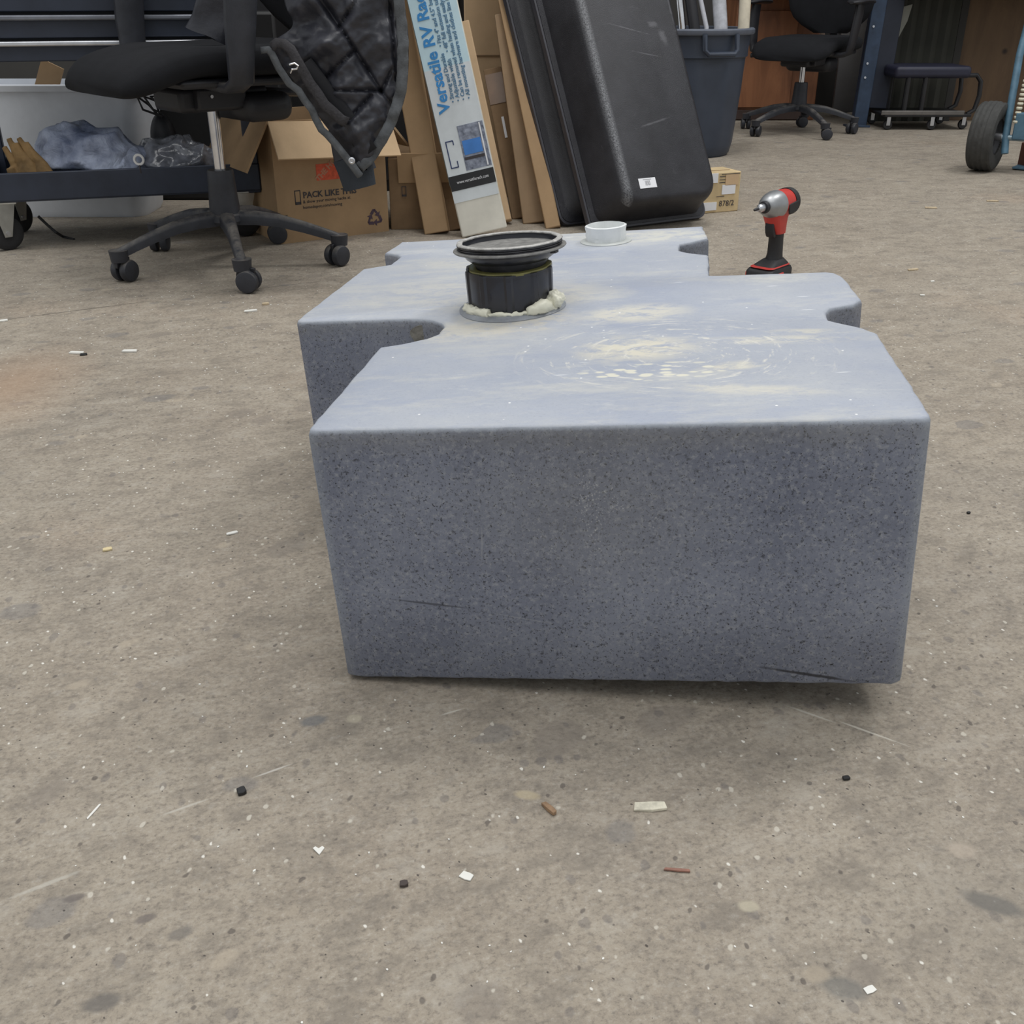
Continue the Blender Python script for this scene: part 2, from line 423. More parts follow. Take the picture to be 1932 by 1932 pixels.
side = scratch(.19, .075, .035, .0008, .2, (.36, .38, .42), .5, side)
side = scratch(.155, .16, .0012, .022, .08, (.4, .41, .43), .35, side)
# cream edge line under lip
szs = ts.n('ShaderNodeSeparateXYZ'); ts.l(ts.pos(), szs.inputs[0])
edge = ts.rng(ts.math('ADD', szs.outputs[2], ts.math('MULTIPLY', ts.math('SUBTRACT', ts.noise(14, 5), .5), .04)), H-.030, H-.008)
side = ts.mix(ts.math('MULTIPLY', edge, .28), side, (.24, .235, .21))
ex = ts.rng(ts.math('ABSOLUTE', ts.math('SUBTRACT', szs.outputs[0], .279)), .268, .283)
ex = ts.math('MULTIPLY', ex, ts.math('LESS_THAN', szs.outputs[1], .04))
side = ts.mix(ts.math('MULTIPLY', ex, .45), side, (.36, .40, .45))  # lighter bands paint the highlights of the front vertical corners
rimz = ts.rng(ts.math('ADD', szs.outputs[2], ts.math('MULTIPLY', ts.math('SUBTRACT', ts.noise(70, 4), .5), .006)), H-.0055, H-.002)
side = ts.mix(ts.math('MULTIPLY', rimz, .6), side, (.42, .46, .52))  # thin light band paints a highlight along the top edge
# top colour
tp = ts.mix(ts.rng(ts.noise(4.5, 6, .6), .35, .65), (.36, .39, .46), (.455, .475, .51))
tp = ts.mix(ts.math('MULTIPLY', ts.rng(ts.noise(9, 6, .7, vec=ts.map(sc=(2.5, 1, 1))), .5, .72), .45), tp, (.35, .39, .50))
tp = ts.mix(ts.math('MULTIPLY', ts.rng(ts.noise(300, 3, .7), .52, .70), .20), tp, (.22, .24, .30))
tp = ts.mix(ts.math('MULTIPLY', ts.rng(ts.noise(13, 8, .75, vec=ts.map((2, 5, 0), (0, 0, .15), (3.2, 1, 1))), .52, .64), .45), tp, (.58, .57, .52))
tp = ts.mix(ts.math('MULTIPLY', ts.rng(ts.noise(55, 7, .8, vec=ts.map((8, 5, 0), (0, 0, -.1), (2.5, 1, 1))), .56, .68), .40), tp, (.62, .62, .59))
tp = ts.mix(ts.math('MULTIPLY', ts.rng(ts.noise(16, 6, .7, vec=ts.map((1, 9, 0), (0, 0, .1), (3, 1, 1))), .55, .70), .5), tp, (.30, .34, .45))
cream = (.66, .625, .52)
def smear(px, py, rx, ry, rot, am, ns=10, na=.9, edge=.6, colr=cream, st=(3, 1, 1)):
    global tp
    q = TL(px, py); m1 = ts.blobmask(q.x, q.y, rx, ry, rot, edge, z=H, ns=ns, na=na)
    tex = ts.rng(ts.noise(45, 8, .75, vec=ts.map((px*.01, 0, 0), (0, 0, rot), (st[0]*.6, st[1], 1)), dist=.4), .41, .54)
    tp = ts.mix(ts.math('MULTIPLY', ts.math('MULTIPLY', m1, tex), am), tp, colr)
smear(1210, 655, .085, .060, .0, .95); smear(1200, 590, .085, .050, .15, .7)
smear(1060, 560, .10, .06, .1, .45); smear(880, 555, .20, .12, 0, .40); smear(850, 500, .10, .06, 0, .35)
smear(1410, 735, .10, .018, -.15, .55, 20); smear(1480, 640, .10, .020, -.05, .65, 20); smear(1530, 625, .06, .012, -.1, .6, 20)
smear(1390, 690, .06, .018, .25, .7, 20)
smear(1240, 445, .15, .05, 0, .85, 5, .3, .4, (.60, .59, .53)); smear(1060, 445, .10, .05, 0, .5, 5, .3, .4, (.60, .59, .53))
smear(1470, 525, .09, .03, 0, .6, 8, .5, .8, (.60, .60, .56))
smear(870, 625, .07, .06, 0, .9, 12, .6, .6, (.60, .58, .52)); smear(970, 605, .09, .07, 0, .85, 14, .6, .5, (.56, .53, .46))
# swirling arcs around a centre
q = TL(1310, 660)
va = ts.map((q.x, q.y, H), (0, 0, -.2), (1, .85, 1e3))
dv = ts.n('ShaderNodeVectorMath', operation='ADD'); ts.l(va, dv.inputs[0])
nzc = ts.n('ShaderNodeTexNoise'); nzc.inputs['Scale'].default_value = 6; ts.l(ts.pos(), nzc.inputs['Vector'])
sv = ts.n('ShaderNodeVectorMath', operation='SCALE'); ts.l(nzc.outputs['Color'], sv.inputs[0]); sv.inputs[3].default_value = .04; ts.l(sv.outputs[0], dv.inputs[1])
la = ts.n('ShaderNodeVectorMath', operation='LENGTH'); ts.l(dv.outputs[0], la.inputs[0])
wv = ts.n('ShaderNodeCombineXYZ'); ts.l(ts.math('MULTIPLY', la.outputs['Value'], 1.0), wv.inputs[0])
szz = ts.n('ShaderNodeSeparateXYZ'); ts.l(va, szz.inputs[0])
ts.l(ts.math('MULTIPLY', ts.math('ARCTAN2', szz.outputs[1], szz.outputs[0]), .02), wv.inputs[1])
rn = ts.rng(ts.noise(110, 4, .7, vec=wv.outputs[0]), .56, .66)
am = ts.math('MULTIPLY', rn, ts.rng(la.outputs['Value'], .12, .19, 1, 0))
tp = ts.mix(ts.math('MULTIPLY', am, .8), tp, (.68, .66, .60))
# cream flakes ring
q = TL(1240, 700); fm = ts.blobmask(q.x, q.y, .095, .032, .12, .3, z=H, ns=20, na=.4)
fv, fr = ts.vor(105, ts.map(sc=(1.9, 1, 1)))
tp = ts.mix(ts.math('MULTIPLY', fm, ts.math('MULTIPLY', ts.rng(fv, .30, .42, 1, 0), ts.math('GREATER_THAN', fr[0], .25))), tp, (.68, .66, .56))
# white nicks and scratches
nv, nr = ts.vor(26, ts.map((0, 0, 0), (0, 0, .05), (3.5, .45, 1)))
tp = ts.mix(ts.math('MULTIPLY', ts.math('MULTIPLY', ts.rng(nv, .04, .075, 1, 0), ts.math('GREATER_THAN', nr[0], .62)), .8), tp, (.85, .86, .87))
nv, nr = ts.vor(60)
tp = ts.mix(ts.math('MULTIPLY', ts.rng(nv, .05, .10, 1, 0), ts.math('GREATER_THAN', nr[0], .82)), tp, (.88, .88, .87))
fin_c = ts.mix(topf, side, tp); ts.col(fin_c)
ts.b.inputs['Roughness'].default_value = .48
ts.l(ts.rng(topf, 0, 1, .45, .6), ts.b.inputs['Roughness'])
ts.bump(ts.math('ADD', ts.noise(260, 4, .7), ts.math('MULTIPLY', ts.noise(25, 3), .8)), .25, .0012)
M_TANK = ts.m

poly = [(.006, -.001), (-.0015, .0015), (-.003, .009), (.006, .257), (.030, .268), (.055, .285), (.066, .303), (.068, .335), (.062, .352), (.048, .366), (.030, .373), (-.005, .376), (-.124, .378), (-.132, .381), (-.135, .388),
        (-.118, .661), (-.081, .683), (-.075, .737), (-.085, .755), (-.109, .773), (-.099, .850), (.403, .868), (.407, .778),
        (.378, .752), (.362, .745), (.360, .698), (.378, .676), (.402, .660), (.400, .630), (.397, .536), (.548, .532), (.560, .524), (.566, .506), (.569, .390), (.556, .372),
        (.528, .357), (.521, .340), (.519, .308), (.552, .272), (.562, .253), (.5615, .010), (.559, .003), (.551, -.001)]
TANK = thing('plastic_tank', 'speckled grey-blue moulded plastic tank sitting tilted in the middle of the floor', 'tank', MT)
def resample(poly, step):
    out = []
    for i in range(len(poly)):
        a = Vector(poly[i]); b = Vector(poly[(i+1) % len(poly)]); k = max(1, round((b-a).length/step))
        for j in range(k): out.append(tuple(a + (b-a)*j/k))
    return out
rp = resample(poly, .012)
bm = new(); rings = []
ctr = Vector((.22, .43))
def inset(pl, d):
    n = len(pl); out = []
    for i in range(n):
        a = Vector(pl[i-1]); b = Vector(pl[(i+1) % n]); t_ = (b-a).normalized()
        out.append((pl[i][0] + t_.y*(-d), pl[i][1] + t_.x*d))
    return out
# poly runs clockwise seen from above, so inside is to the right of travel
def ins(pl, d):
    n = len(pl); out = []
    for i in range(n):
        a = Vector(pl[i-1]); b = Vector(pl[(i+1) % n]); t_ = (b-a).normalized()
        out.append((pl[i][0] + t_.y*d, pl[i][1] - t_.x*d))
    return out
def rg(pl, z, j=0.0, z_j=0.0):
    return [Vector((x + j*noise.noise(Vector((x*60, y*60, z*9))), y + j*noise.noise(Vector((x*60+9, y*60, z*9))), z + z_j*noise.noise(Vector((x*70, y*70, 3))))) for x, y in pl]
loft([rg(ins(rp, .003), 0, .0, .0018), rg(rp, .004, .0008), rg(rp, .10), rg(rp, .20), rg(rp, H-.012, .0006), rg(rp, H-.006, .0012), rg(ins(rp, .0018), H-.0018, .0016), rg(ins(rp, .005), H, .0012)], bm=bm)
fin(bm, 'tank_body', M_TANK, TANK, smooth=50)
# fitting
cx, cy = .143, .408
MF = Matrix.Translation((cx, cy, H))
blk = mat('glossy_black_abs', (.012, .013, .020), .30, var=.2, vs=60, bump=.06, bs=60, coat=.3)
blkw = mat('worn_black_abs', (.030, .030, .034), .42, var=.6, vs=45, bump=.3, bs=120)
grime = mat('dusty_black_rim', (.20, .195, .185), .6, var=.35, vs=90)
FT = fin(lathe([(.052, -.002), (.067, -.002), (.068, .001), (.064, .0035), (.052, .006)], 48, MF, ripple=lambda a, z: .0015*math.sin(3*a+1)), 'base_flange', mat('grey_flange', (.26, .275, .30), .5, var=.3, vs=30), TANK)
def rip(a, z):
    k = (a + .28) % (2*PI/10); return .0022 if (k < .16) else 0.0
bm = lathe([(.0530, .002), (.0535, .025), (.0540, .0495), (.0535, .0525), (.0505, .053), (.050, .010)], 120, MF, ripple=rip)
col_ = fin(bm, 'ribbed_collar', blk, TANK, smooth=30)
fin(lathe([(.0520, .0585), (.0515, .0615), (.047, .0625), (.042, .0615), (.042, .0575)], 48, MF @ Matrix.Translation((.001, -.0005, -.007)), ripple=lambda a, z: .0007*math.sin(9*a)+.0006*math.sin(5*a+1)), 'glue_ring', mat('olive_glue', (.20, .185, .055), .35, var=.25, vs=60), TANK)
MF2 = MF @ Matrix.Translation((.003, 0, .0445)) @ Matrix.Rotation(-.01, 4, 'Y') @ Matrix.Rotation(-.045, 4, 'X')
bm = lathe([(.0425, -.02), (.0435, .004), (.0442, .011), (.051, .0195), (.0575, .0255), (.0625, .0300), (.0635, .0315), (.060, .0315), (.050, .022), (.038, .008)], 64, MF2)
fin(bm, 'flared_funnel', blkw, TANK)
bm = lathe([(.060, .0298), (.0690, .0297), (.0702, .0310), (.0698, .0322), (.0635, .0326), (.060, .0326)], 64, MF2, ripple=lambda a, z: .0008*math.sin(2*a)); fin(bm, 'lip_flange', grime, TANK)
bm = lathe([(.0615, .0320), (.0652, .0323), (.0652, .0333), (.0640, .0338), (.0653, .0345), (.0653, .0355), (.0640, .0360), (.0653, .0367), (.0655, .0385), (.0610, .0390), (.0605, .0320)], 64, MF2, ripple=lambda a, z: .0004*math.sin(7*a+z*900)); fin(bm, 'threaded_rim', blkw, TANK)
fin(lathe([(.0590, .0388), (.0655, .0388), (.0658, .0400), (.0645, .0410), (.0600, .0410), (.0588, .0402)], 64, MF2, ripple=lambda a, z: .0005*math.sin(11*a)+.0003*math.sin(23*a), closed=True), 'rim_edge', mat('scuffed_rim', (.42, .41, .39), .5, var=.35, vs=140), TANK)
fin(lathe([(0, .010), (.034, .010), (.042, .014), (.054, .0225), (.0590, .030), (.0595, .0385), (.0605, .0385), (.0605, .030), (.055, .021), (.042, .012), (0, .008)], 64, MF2), 'inner_bowl', blk, TANK)
fin(lathe([(0, .0128), (.030, .0132), (.038, .0136), (.040, .0125), (0, .0118)], 48, MF2, ripple=lambda a, z: .001*math.sin(7*a)), 'membrane', mat('wrinkled_grime', (.085, .082, .078), .5, var=.8, vs=160, bump=1, bs=180), TANK)
for a in (-.35, 2.7): fin(B((.0605, 0, .0268), (.008, .010, .004), MF2 @ Matrix.Rotation(a, 4, 'Z')), 'bayonet_lug', blkw, TANK, bevel=.001)
# putty around base
put = mat('cream_putty', (.80, .78, .64), .45, var=.08, vs=60)
def putty(pts, seed):
    bm = new()
    tube(bm, [(cx + r*math.cos(a), cy + r*math.sin(a), H + z) for a, r, z, w in pts], [w for *_, w in pts], 10)
    bmesh.ops.subdivide_edges(bm, edges=bm.edges, cuts=1, use_grid_fill=True)
    for v in bm.verts: v.co += Vector((noise.noise(v.co*160+Vector((seed, 0, 0))), noise.noise(v.co*160+Vector((0, seed, 0))), noise.noise(v.co*160+Vector((0, 0, seed)))))*.0026
    return fin(bm, 'putty_bead', put, TANK, smooth=80)
d2 = math.radians
putty([(d2(a), .0565+.001*math.sin(i*2.1), .007, .0045 + .002*abs(math.sin(i*1.7))) for i, a in enumerate(range(195, 252, 6))], 1)
putty([(d2(a), .056, .006, .0028+.0006*math.sin(i)) for i, a in enumerate(range(245, 300, 6))], 2)
putty([(d2(a), .058+.003*math.sin(i*.8), .008+.003*math.sin(i*.6), .004 + .0055*abs(math.sin(i*.33))) for i, a in enumerate(range(296, 358, 6))], 3)
fin(blob((cx+.058, cy-.020, H+.014), (.011, .009, .011), amp=.25, freq=130, seed=4), 'putty_bead', put, TANK)
fin(lathe([(.030, .002), (.030, -.030), (.026, -.0335), (.022, -.0335), (.022, .002)], 32, Matrix.Translation((.455, .36, 0)), closed=True), 'outlet_fitting', blk, TANK)
# white threaded ring
cx2, cy2 = .248, .785
MW = Matrix.Translation((cx2, cy2, H))
wpl = mat('white_nylon', (.80, .82, .82), .40, var=.05, vs=40, bump=.15, bs=60)
fin(lathe([(.029, -.001), (.040, -.001), (.0405, .0012), (.036, .0025), (.029, .003)], 48, MW), 'base_disc', mat('milky_disc', (.58, .60, .58), .5), TANK)
fin(lathe([(.0295, .001), (.0305, .003), (.0300, .007), (.0312, .010), (.0305, .016), (.0315, .021), (.0318, .0245), (.0285, .0255), (.0278, .021), (.0268, .001)], 60, MW, ripple=lambda a, z: (.0008*(noise.noise(Vector((a*2, z*300, 0))))) + (.0009 if (a % (2*PI/8)) < .12 else 0), closed=True), 'white_threaded_neck', wpl, TANK)
fin(lathe([(0, .0015), (.0265, .0015), (.0265, .0), (0, 0)], 32, MW), 'inner_plug', mat('milky_disc', (.58, .60, .58), .5), TANK)
# concrete-like filled patch in the left notch wall
q = MT.inverted() @ P(760, 622, 1.30)
bm = lathe([(0, 0), (.016, 0), (.0158, .0008), (0, .0011)], 28, Matrix.Translation((.033, .3725, H-.024)) @ Matrix.Rotation(PI/2, 4, 'X'), ripple=lambda a, z: .0018*math.sin(3*a+.5)+.001*math.sin(5*a))
fin(bm, 'filled_patch', mat('grey_filler', (.22, .21, .185), .8, var=.35, vs=90, bump=.5, bs=150), TANK)

# ---------------------------------------------------------------- office chairs
def make_chair(loc, base_rot, face, labels, z=1.0, far=False, seat=.50, sl=None):
    sl = sl or seat
    R = thing('office_chair', labels, 'chair', Matrix.Translation(loc), 'black office chairs')
    Lr = .30
    top = Matrix.Rotation(face, 4, 'Z')         # local +x is the way the sitter faces
    for k in range(5):
        a = math.radians(base_rot + 72*k); Mx = Matrix.Rotation(a, 4, 'Z')
        pr = [(0.02, .128, .044, .030), (.08, .126, .038, .028), (.14, .118, .031, .026), (.20, .102, .027, .024), (.25, .086, .025, .022), (.285, .074, .026, .021), (.305, .066, .022, .017)]
        rings = []
        for (x, zz, w_, h_) in pr:
            rings.append([Mx @ Vector((x, w_*.5*cx_*2*.95, zz + h_*cz_)) for cx_, cz_ in ((-.5, -.6), (-.5, .1), (-.38, .5), (0, .62), (.38, .5), (.5, .1), (.5, -.6))])
        arm = fin(loft(rings), 'base_leg', dustpl, R, smooth=60)
        hub = fin(T([Mx @ Vector((.292, 0, .08)), Mx @ Vector((.292, 0, .052))], [.024, .021], 14), 'caster_socket', dustpl, arm)
        ca = a + (.9, -1.0, 2.2, .5, -2.0)[k]; Mc = Matrix.Translation(Mx @ Vector((.292, 0, .028))) @ Matrix.Rotation(ca, 4, 'Z') @ Matrix.Translation((-.012, 0, 0))
        bm = new()
        for sy in (-1, 1):
            lathe([(0, .004), (.020, .004), (.026, .006), (.0275, .010), (.0275, .018), (.025, .0235), (.020, .025), (0, .0255)], 28, Mc @ Matrix.Rotation(-sy*PI/2, 4, 'X'), bm=bm)
        cas = fin(bm, 'caster', dustpl, R)
        fin(loft([[Mc @ Vector((x_, y_, z_)) for x_, z_ in ((-.015, .004), (-.020, .030), (0, .034), (.026, .028), (.030, .010), (.012, .004))] for y_ in (-.0045, .0045)]), 'caster_hood', plastic, cas, bevel=.002)
    fin(lathe([(0, .11), (.042, .112), (.047, .12), (.045, .135), (.040, .139), (0, .139)], 32), 'hub', dustpl, R)
    fin(lathe([(0, .13), (.040, .13), (.0385, .16), (.0355, .20), (.0335, .242), (.031, .247), (0, .247)], 32), 'column_sleeve', dustpl, R)
    fin(lathe([(0, .245), (.0145, .245), (.0145, .40*z), (0, .40*z)], 24), 'gas_cylinder', chrome, R)
    zb = .395*z
    me = fin(B((0, 0, zb+.002), (.24, .15, .055), top), 'tilt_mechanism', plastic, R, bevel=.012, bseg=3)
    fin(B((.02, .085, zb+.005), (.13, .03, .05), top), 'side_plate', plastic, me, bevel=.006)
    fin(B((-.10, 0, zb-.02), (.14, .24, .07), top), 'under_shell', plastic, me, bevel=.03, bseg=4)
    fin(lathe([(0, 0), (.004, 0), (.004, .003), (0, .003)], 12, top @ Matrix.Translation((.05, .1005, zb+.012)) @ Matrix.Rotation(-PI/2, 4, 'X')), 'screw', steel, me)
    fin(T([top @ Vector((.06, -.08, zb+.02)), top @ Vector((.05, -.22, zb+.02)), top @ Vector((.05, -.27, zb+.018))], [.006, .006, .012], 10), 'lever', plastic, me)
    # seat: waterfall cushion
    rings = []; nx = 26
    for i in range(nx+1):
        x = -seat/2 + sl*i/nx; f = i/nx
        droop = .058*max(0, (f-.62)/.38)**1.8 ; rise = .022*math.sin(PI*min(1, f/.5)*.5) ; hw = seat/2*(.90 + .10*math.sin(PI*min(1, f*1.3+.1)))
        if f > .86: hw *= math.sqrt(max(.12, 1-((f-.86)/.155)**2*.55))
        if f < .08: hw *= math.sqrt(max(.3, 1-((.08-f)/.09)**2*.5))
        thk = .078*math.sqrt(max(.10, 1-max(0, (f-.86)/.15)**2)); thk *= math.sqrt(max(.25, 1-max(0, (.08-f)/.09)**2))
        ring = []
        for j in range(20):
            a_ = 2*PI*j/20; cxx = math.copysign(abs(math.cos(a_))**.45, math.cos(a_)); szz_ = math.copysign(abs(math.sin(a_))**.6, math.sin(a_))
            yy = hw*cxx; saddle = -.014*(1-(yy/(seat/2))**2)*(1 if szz_ > 0 else .3)*math.sin(PI*min(1, f*1.1))
            ring.append(top @ Vector((x, yy, .485*z - droop + saddle + thk*.5*szz_)))
        rings.append(ring)
    st = fin(loft(rings), 'seat', fabric, R, smooth=70)
    fin(B((-.02, 0, .440*z), (seat*.78, seat*.84, .02), top), 'seat_pan', plastic, R, bevel=.02, bseg=3)
    # backrest
    rings = []
    for i in range(15):
        f = i/14; zz = .53*z + .52*f; hw = .235*math.sqrt(max(.15, 1-abs(2*f-1)**4)); xx = -seat/2 - .02 - .05*f + .02*math.sin(PI*f)
        ring = []
        for j in range(18):
            a_ = 2*PI*j/18; yy = hw*math.copysign(abs(math.cos(a_))**.6, math.cos(a_)); ring.append(top @ Vector((xx - .05*(1-(yy/.24)**2) + .035*math.sin(a_), yy, zz)))
        rings.append(ring)
    fin(loft(rings), 'backrest', fabric, R, smooth=70)
    fin(T([top @ Vector(p) for p in ((-.12, 0, zb+.01), (-.24, 0, zb+.0), (-.34, 0, zb+.07), (-.37, 0, zb+.25), (-.37, 0, zb+.40))], .024, 10, flat=.45), 'back_bracket', plastic, R)
    for sy in (-1, 1):
        y0 = sy*(seat/2+.02)
        pr = [(.06, sy*.10, .436*z), (.06, y0-.03*sy, .432*z), (.06, y0+.005*sy, .447*z), (.06, y0+.012*sy, .49*z), (.055, y0+.018*sy, .56*z), (.045, y0+.022*sy, .64*z), (.04, y0+.020*sy, .685*z)]
        wd = [.05, .055, .060, .064, .074, .080, .07]
        rings = []
        for i, p in enumerate(pr):
            t_ = (Vector(pr[min(i+1, 6)]) - Vector(pr[max(i-1, 0)])).normalized(); nn = Vector((1, 0, 0)).cross(t_).normalized()
            rings.append([top @ (Vector(p) + Vector((1, 0, 0))*wd[i]*.5*a_ + nn*.011*b_) for a_, b_ in ((-1, -.5), (-1, .5), (-.8, 1), (.8, 1), (1, .5), (1, -.5), (.8, -1), (-.8, -1))])
        ar = fin(loft(rings), 'armrest_post', dustpl if not far else plastic, R, smooth=50)
        ringsp = []
        for i in range(11):
            f = i/10; hw = .042*math.sqrt(max(.1, 1-abs(2*f-1)**5)); h_ = .014*math.sqrt(max(.15, 1-abs(2*f-1)**6))
            ringsp.append([top @ Vector((-.10+.25*f, y0+.02*sy + hw*math.cos(2*PI*j/14), .695*z + h_*math.sin(2*PI*j/14) + .008*math.sin(PI*f))) for j in range(14)])
        fin(loft(ringsp), 'armrest_pad', plastic, ar, smooth=60)
    return R
ch1 = make_chair(Vector((-.752, 2.775, 0)), 2, math.radians(222), 'black office chair near the camera with a dark jacket over its back', z=1.06, seat=.50, sl=.545)
ch2 = make_chair(Vector((1.485, 5.73, 0)), -4, math.radians(232), 'black fabric office chair in the background beside the grey trash can', z=.885, far=True, seat=.46)

# ---------------------------------------------------------------- jacket
shell = N('quilted_nylon'); shell.col(shell.mix(shell.rng(shell.noise(14, 5), .3, .7), (.020, .021, .028), (.045, .046, .058)))
shell.b.inputs['Roughness'].default_value = .42
shell.bump(shell.math('ADD', shell.noise(20, 4, .55), shell.math('MULTIPLY', shell.noise(70, 4), .3)), .4, .006)
lin = mat('black_lining', (.010, .010, .013), .8, bump=.4, bs=60)
hem_m = mat('charcoal_fleece_hem', (.105, .112, .120), .9, var=.35, vs=40, bump=.6, bs=300)
JK = thing('jacket', 'dark quilted jacket with grey hem draped over the near office chair', 'jacket', P(640, 200, 2.62))
JL = JK.location
Lc = [(520, -300), (528, -120), (536, 0), (552, 48), (512, 84), (533, 126), (556, 156), (583, 188), (603, 222), (630, 258), (658, 294), (683, 322)]
Rc = [(735, -300), (752, -120), (763, 0), (770, 60), (771, 95), (770, 140), (765, 180), (752, 222), (740, 248), (722, 280), (704, 306), (685, 324)]
def curve(c_, v):
    v = v*(len(c_)-1); i = min(int(v), len(c_)-2); f = v-i
    p = [Vector((*c_[max(0, min(len(c_)-1, k))], 0)) for k in (i-1, i, i+1, i+2)]
    return .5*((2*p[1]) + (p[2]-p[0])*f + (2*p[0]-5*p[1]+4*p[2]-p[3])*f*f + (-p[0]+3*p[1]-3*p[2]+p[3])*f**3)
segs = [((598, -20), (719, 172)), ((700, -40), (640, 52)), ((640, 52), (590, -20)), ((612, 150), (668, 95)), ((626, 170), (718, 170)), ((719, 172), (742, 200)), ((719, 172), (740, 130)), ((661, 222), (700, 180)), ((735, 0), (748, 150))]
def segd(x, y, a, b):
    ax, ay = a; bx, by = b; dx, dy = bx-ax, by-ay; t_ = max(0, min(1, ((x-ax)*dx+(y-ay)*dy)/(dx*dx+dy*dy)))
    return math.hypot(x-ax-t_*dx, y-ay-t_*dy)
def jY(x, y, u):
    Y = 2.56 + .10*max(0, -y/300) + .05*(2*u-1)**2
    q = Vector((x*.02, y*.02, 0))
    a_ = x*.8-y*.6; b_ = x*.6+y*.8
    Y += .022*noise.noise(q*.9) + .012*noise.noise(Vector((a_*.012, b_*.045, 2))) + .008*noise.noise(Vector((a_*.05, b_*.02, 7))) + .003*noise.noise(q*5)
    for a, b in segs: Y += .013*math.exp(-(segd(x, y, a, b)/3.5)**2)
    return Y
bm = new(); nu, nv = 90, 130; grid = []
for j in range(nv+1):
    v = j/nv; a, b = curve(Lc, v), curve(Rc, v); row = []
    for i in range(nu+1):
        u = i/nu; p = a + (b-a)*u; row.append(bm.verts.new(P(p.x, p.y, jY(p.x, p.y, u)) - JL))
    grid.append(row)
for j in range(nv):
    for i in range(nu): bm.faces.new((grid[j][i], grid[j][i+1], grid[j+1][i+1], grid[j+1][i]))
o = fin(bm, 'shell', shell.m, JK, smooth=80)
md = o.modifiers.new('thick', 'SOLIDIFY'); md.thickness = .012; md.offset = -1
def ribbon(name, pts, w, m, Yo=-.012, wob=2.0, parent=None, seed=0, inward=True, thick=.008):
    bm = new(); rows = []
    n = len(pts)
    for i, (x, y) in enumerate(pts):
        t_ = Vector((pts[min(i+1, n-1)][0]-pts[max(i-1, 0)][0], pts[min(i+1, n-1)][1]-pts[max(i-1, 0)][1])).normalized(); nn = Vector((-t_.y, t_.x))
        row = []
        for k in range(7):
            f = k/6; xx = x + nn.x*w*f + wob*noise.noise(Vector((x*.05, y*.05, seed))); yy = y + nn.y*w*f + wob*noise.noise(Vector((y*.05, x*.05, seed+3)))
            row.append(bm.verts.new(P(xx, yy, 2.575 + .10*max(0, -y/300) + Yo - .004*math.sin(PI*f) + .010*noise.noise(Vector((x*.04, y*.04, seed)))) - JL))
        rows.append(row)
    for i in range(n-1):
        for k in range(6): bm.faces.new((rows[i][k], rows[i][k+1], rows[i+1][k+1], rows[i+1][k]))
    o = fin(bm, name, m, parent or JK, smooth=80); md = o.modifiers.new('t', 'SOLIDIFY'); md.thickness = thick; md.offset = -1
    return o
def samp(c_, v0, v1, n=60): return [tuple(curve(c_, v0+(v1-v0)*i/n)[:2]) for i in range(n+1)]
ribbon('grey_hem', samp(Rc, 0, 1), 21, hem_m, Yo=.0)['label'] = 'wide charcoal grey hem band'
ribbon('grey_hem', list(reversed([(490, 88), (507, 86), (520, 98), (533, 126), (552, 152), (567, 168), (581, 186), (592, 203), (602, 221), (612, 238), (624, 252), (640, 272), (659, 295), (672, 310), (686, 328)])), -14, hem_m, Yo=-.02, wob=5, seed=5)
zp = [(508, 80), (520, 72), (540, 74), (556, 88), (566, 105), (580, 130), (592, 150), (606, 170), (620, 190), (635, 205), (650, 217), (660, 222)]
ribbon('ribbed_waistband', zp, 20, mat('ribbed_dark_knit', (.040, .038, .042), .8, var=.3, vs=120, bump=.8, bs=200), Yo=-.03, wob=2, seed=9)
# dark lining fold at lower part
ribbon('lining_fold', [(560, 130), (585, 165), (610, 195), (640, 235), (665, 275), (684, 300)], -34, lin, Yo=-.008, wob=4, seed=12)
# zipper pull & snap
bm = T([P(546, 122, 2.50)-JL, P(556, 119, 2.498)-JL, P(563, 124, 2.497)-JL, P(560, 130, 2.497)-JL, P(551, 131, 2.498)-JL, P(548, 138, 2.50)-JL], .0022, 6); fin(bm, 'zipper_pull', chrome, JK)
q = P(664, 303, 2.530)-JL
fin(lathe([(0, .0), (.0075, .0), (.0078, .003), (.005, .0045), (.0035, .003), (0, .003)], 20, Matrix.Translation(q) @ Matrix.Rotation(PI/2, 4, 'X')), 'snap_button', steel, JK)
# right sleeve hanging with cuff
def jt(pts, r, name, m, flat=.5, n=22, amp=.01):
    C_ = [P(*p)-JL for p in pts]; bm = new(); tube(bm, C_, r, n, flat=flat)
    bmesh.ops.subdivide_edges(bm, edges=[e for e in bm.edges], cuts=2, use_grid_fill=True)
    for v in bm.verts: v.co += Vector((noise.noise(v.co*14), noise.noise(v.co*14+Vector((7, 0, 0))), .3*noise.noise(v.co*20)))*amp
    return fin(bm, name, m, JK, smooth=80)
jt([(655, 180, 2.66), (658, 250, 2.66), (668, 300, 2.66), (676, 325, 2.66)], [.020, .019, .018, .018], 'sleeve', shell.m, flat=2.6)
jt([(662, 296, 2.60), (672, 325, 2.60), (680, 354, 2.60)], [.016, .015, .014], 'sleeve_cuff', mat('dark_knit_cuff', (.035, .042, .052), .85, bump=.6, bs=250), amp=.003, flat=2.9)
jt([(412, -120, 2.72), (405, 0, 2.72), (398, 40, 2.72), (390, 68, 2.72)], [.014, .016, .018, .020], 'sleeve', shell.m, flat=2.6, amp=.012)

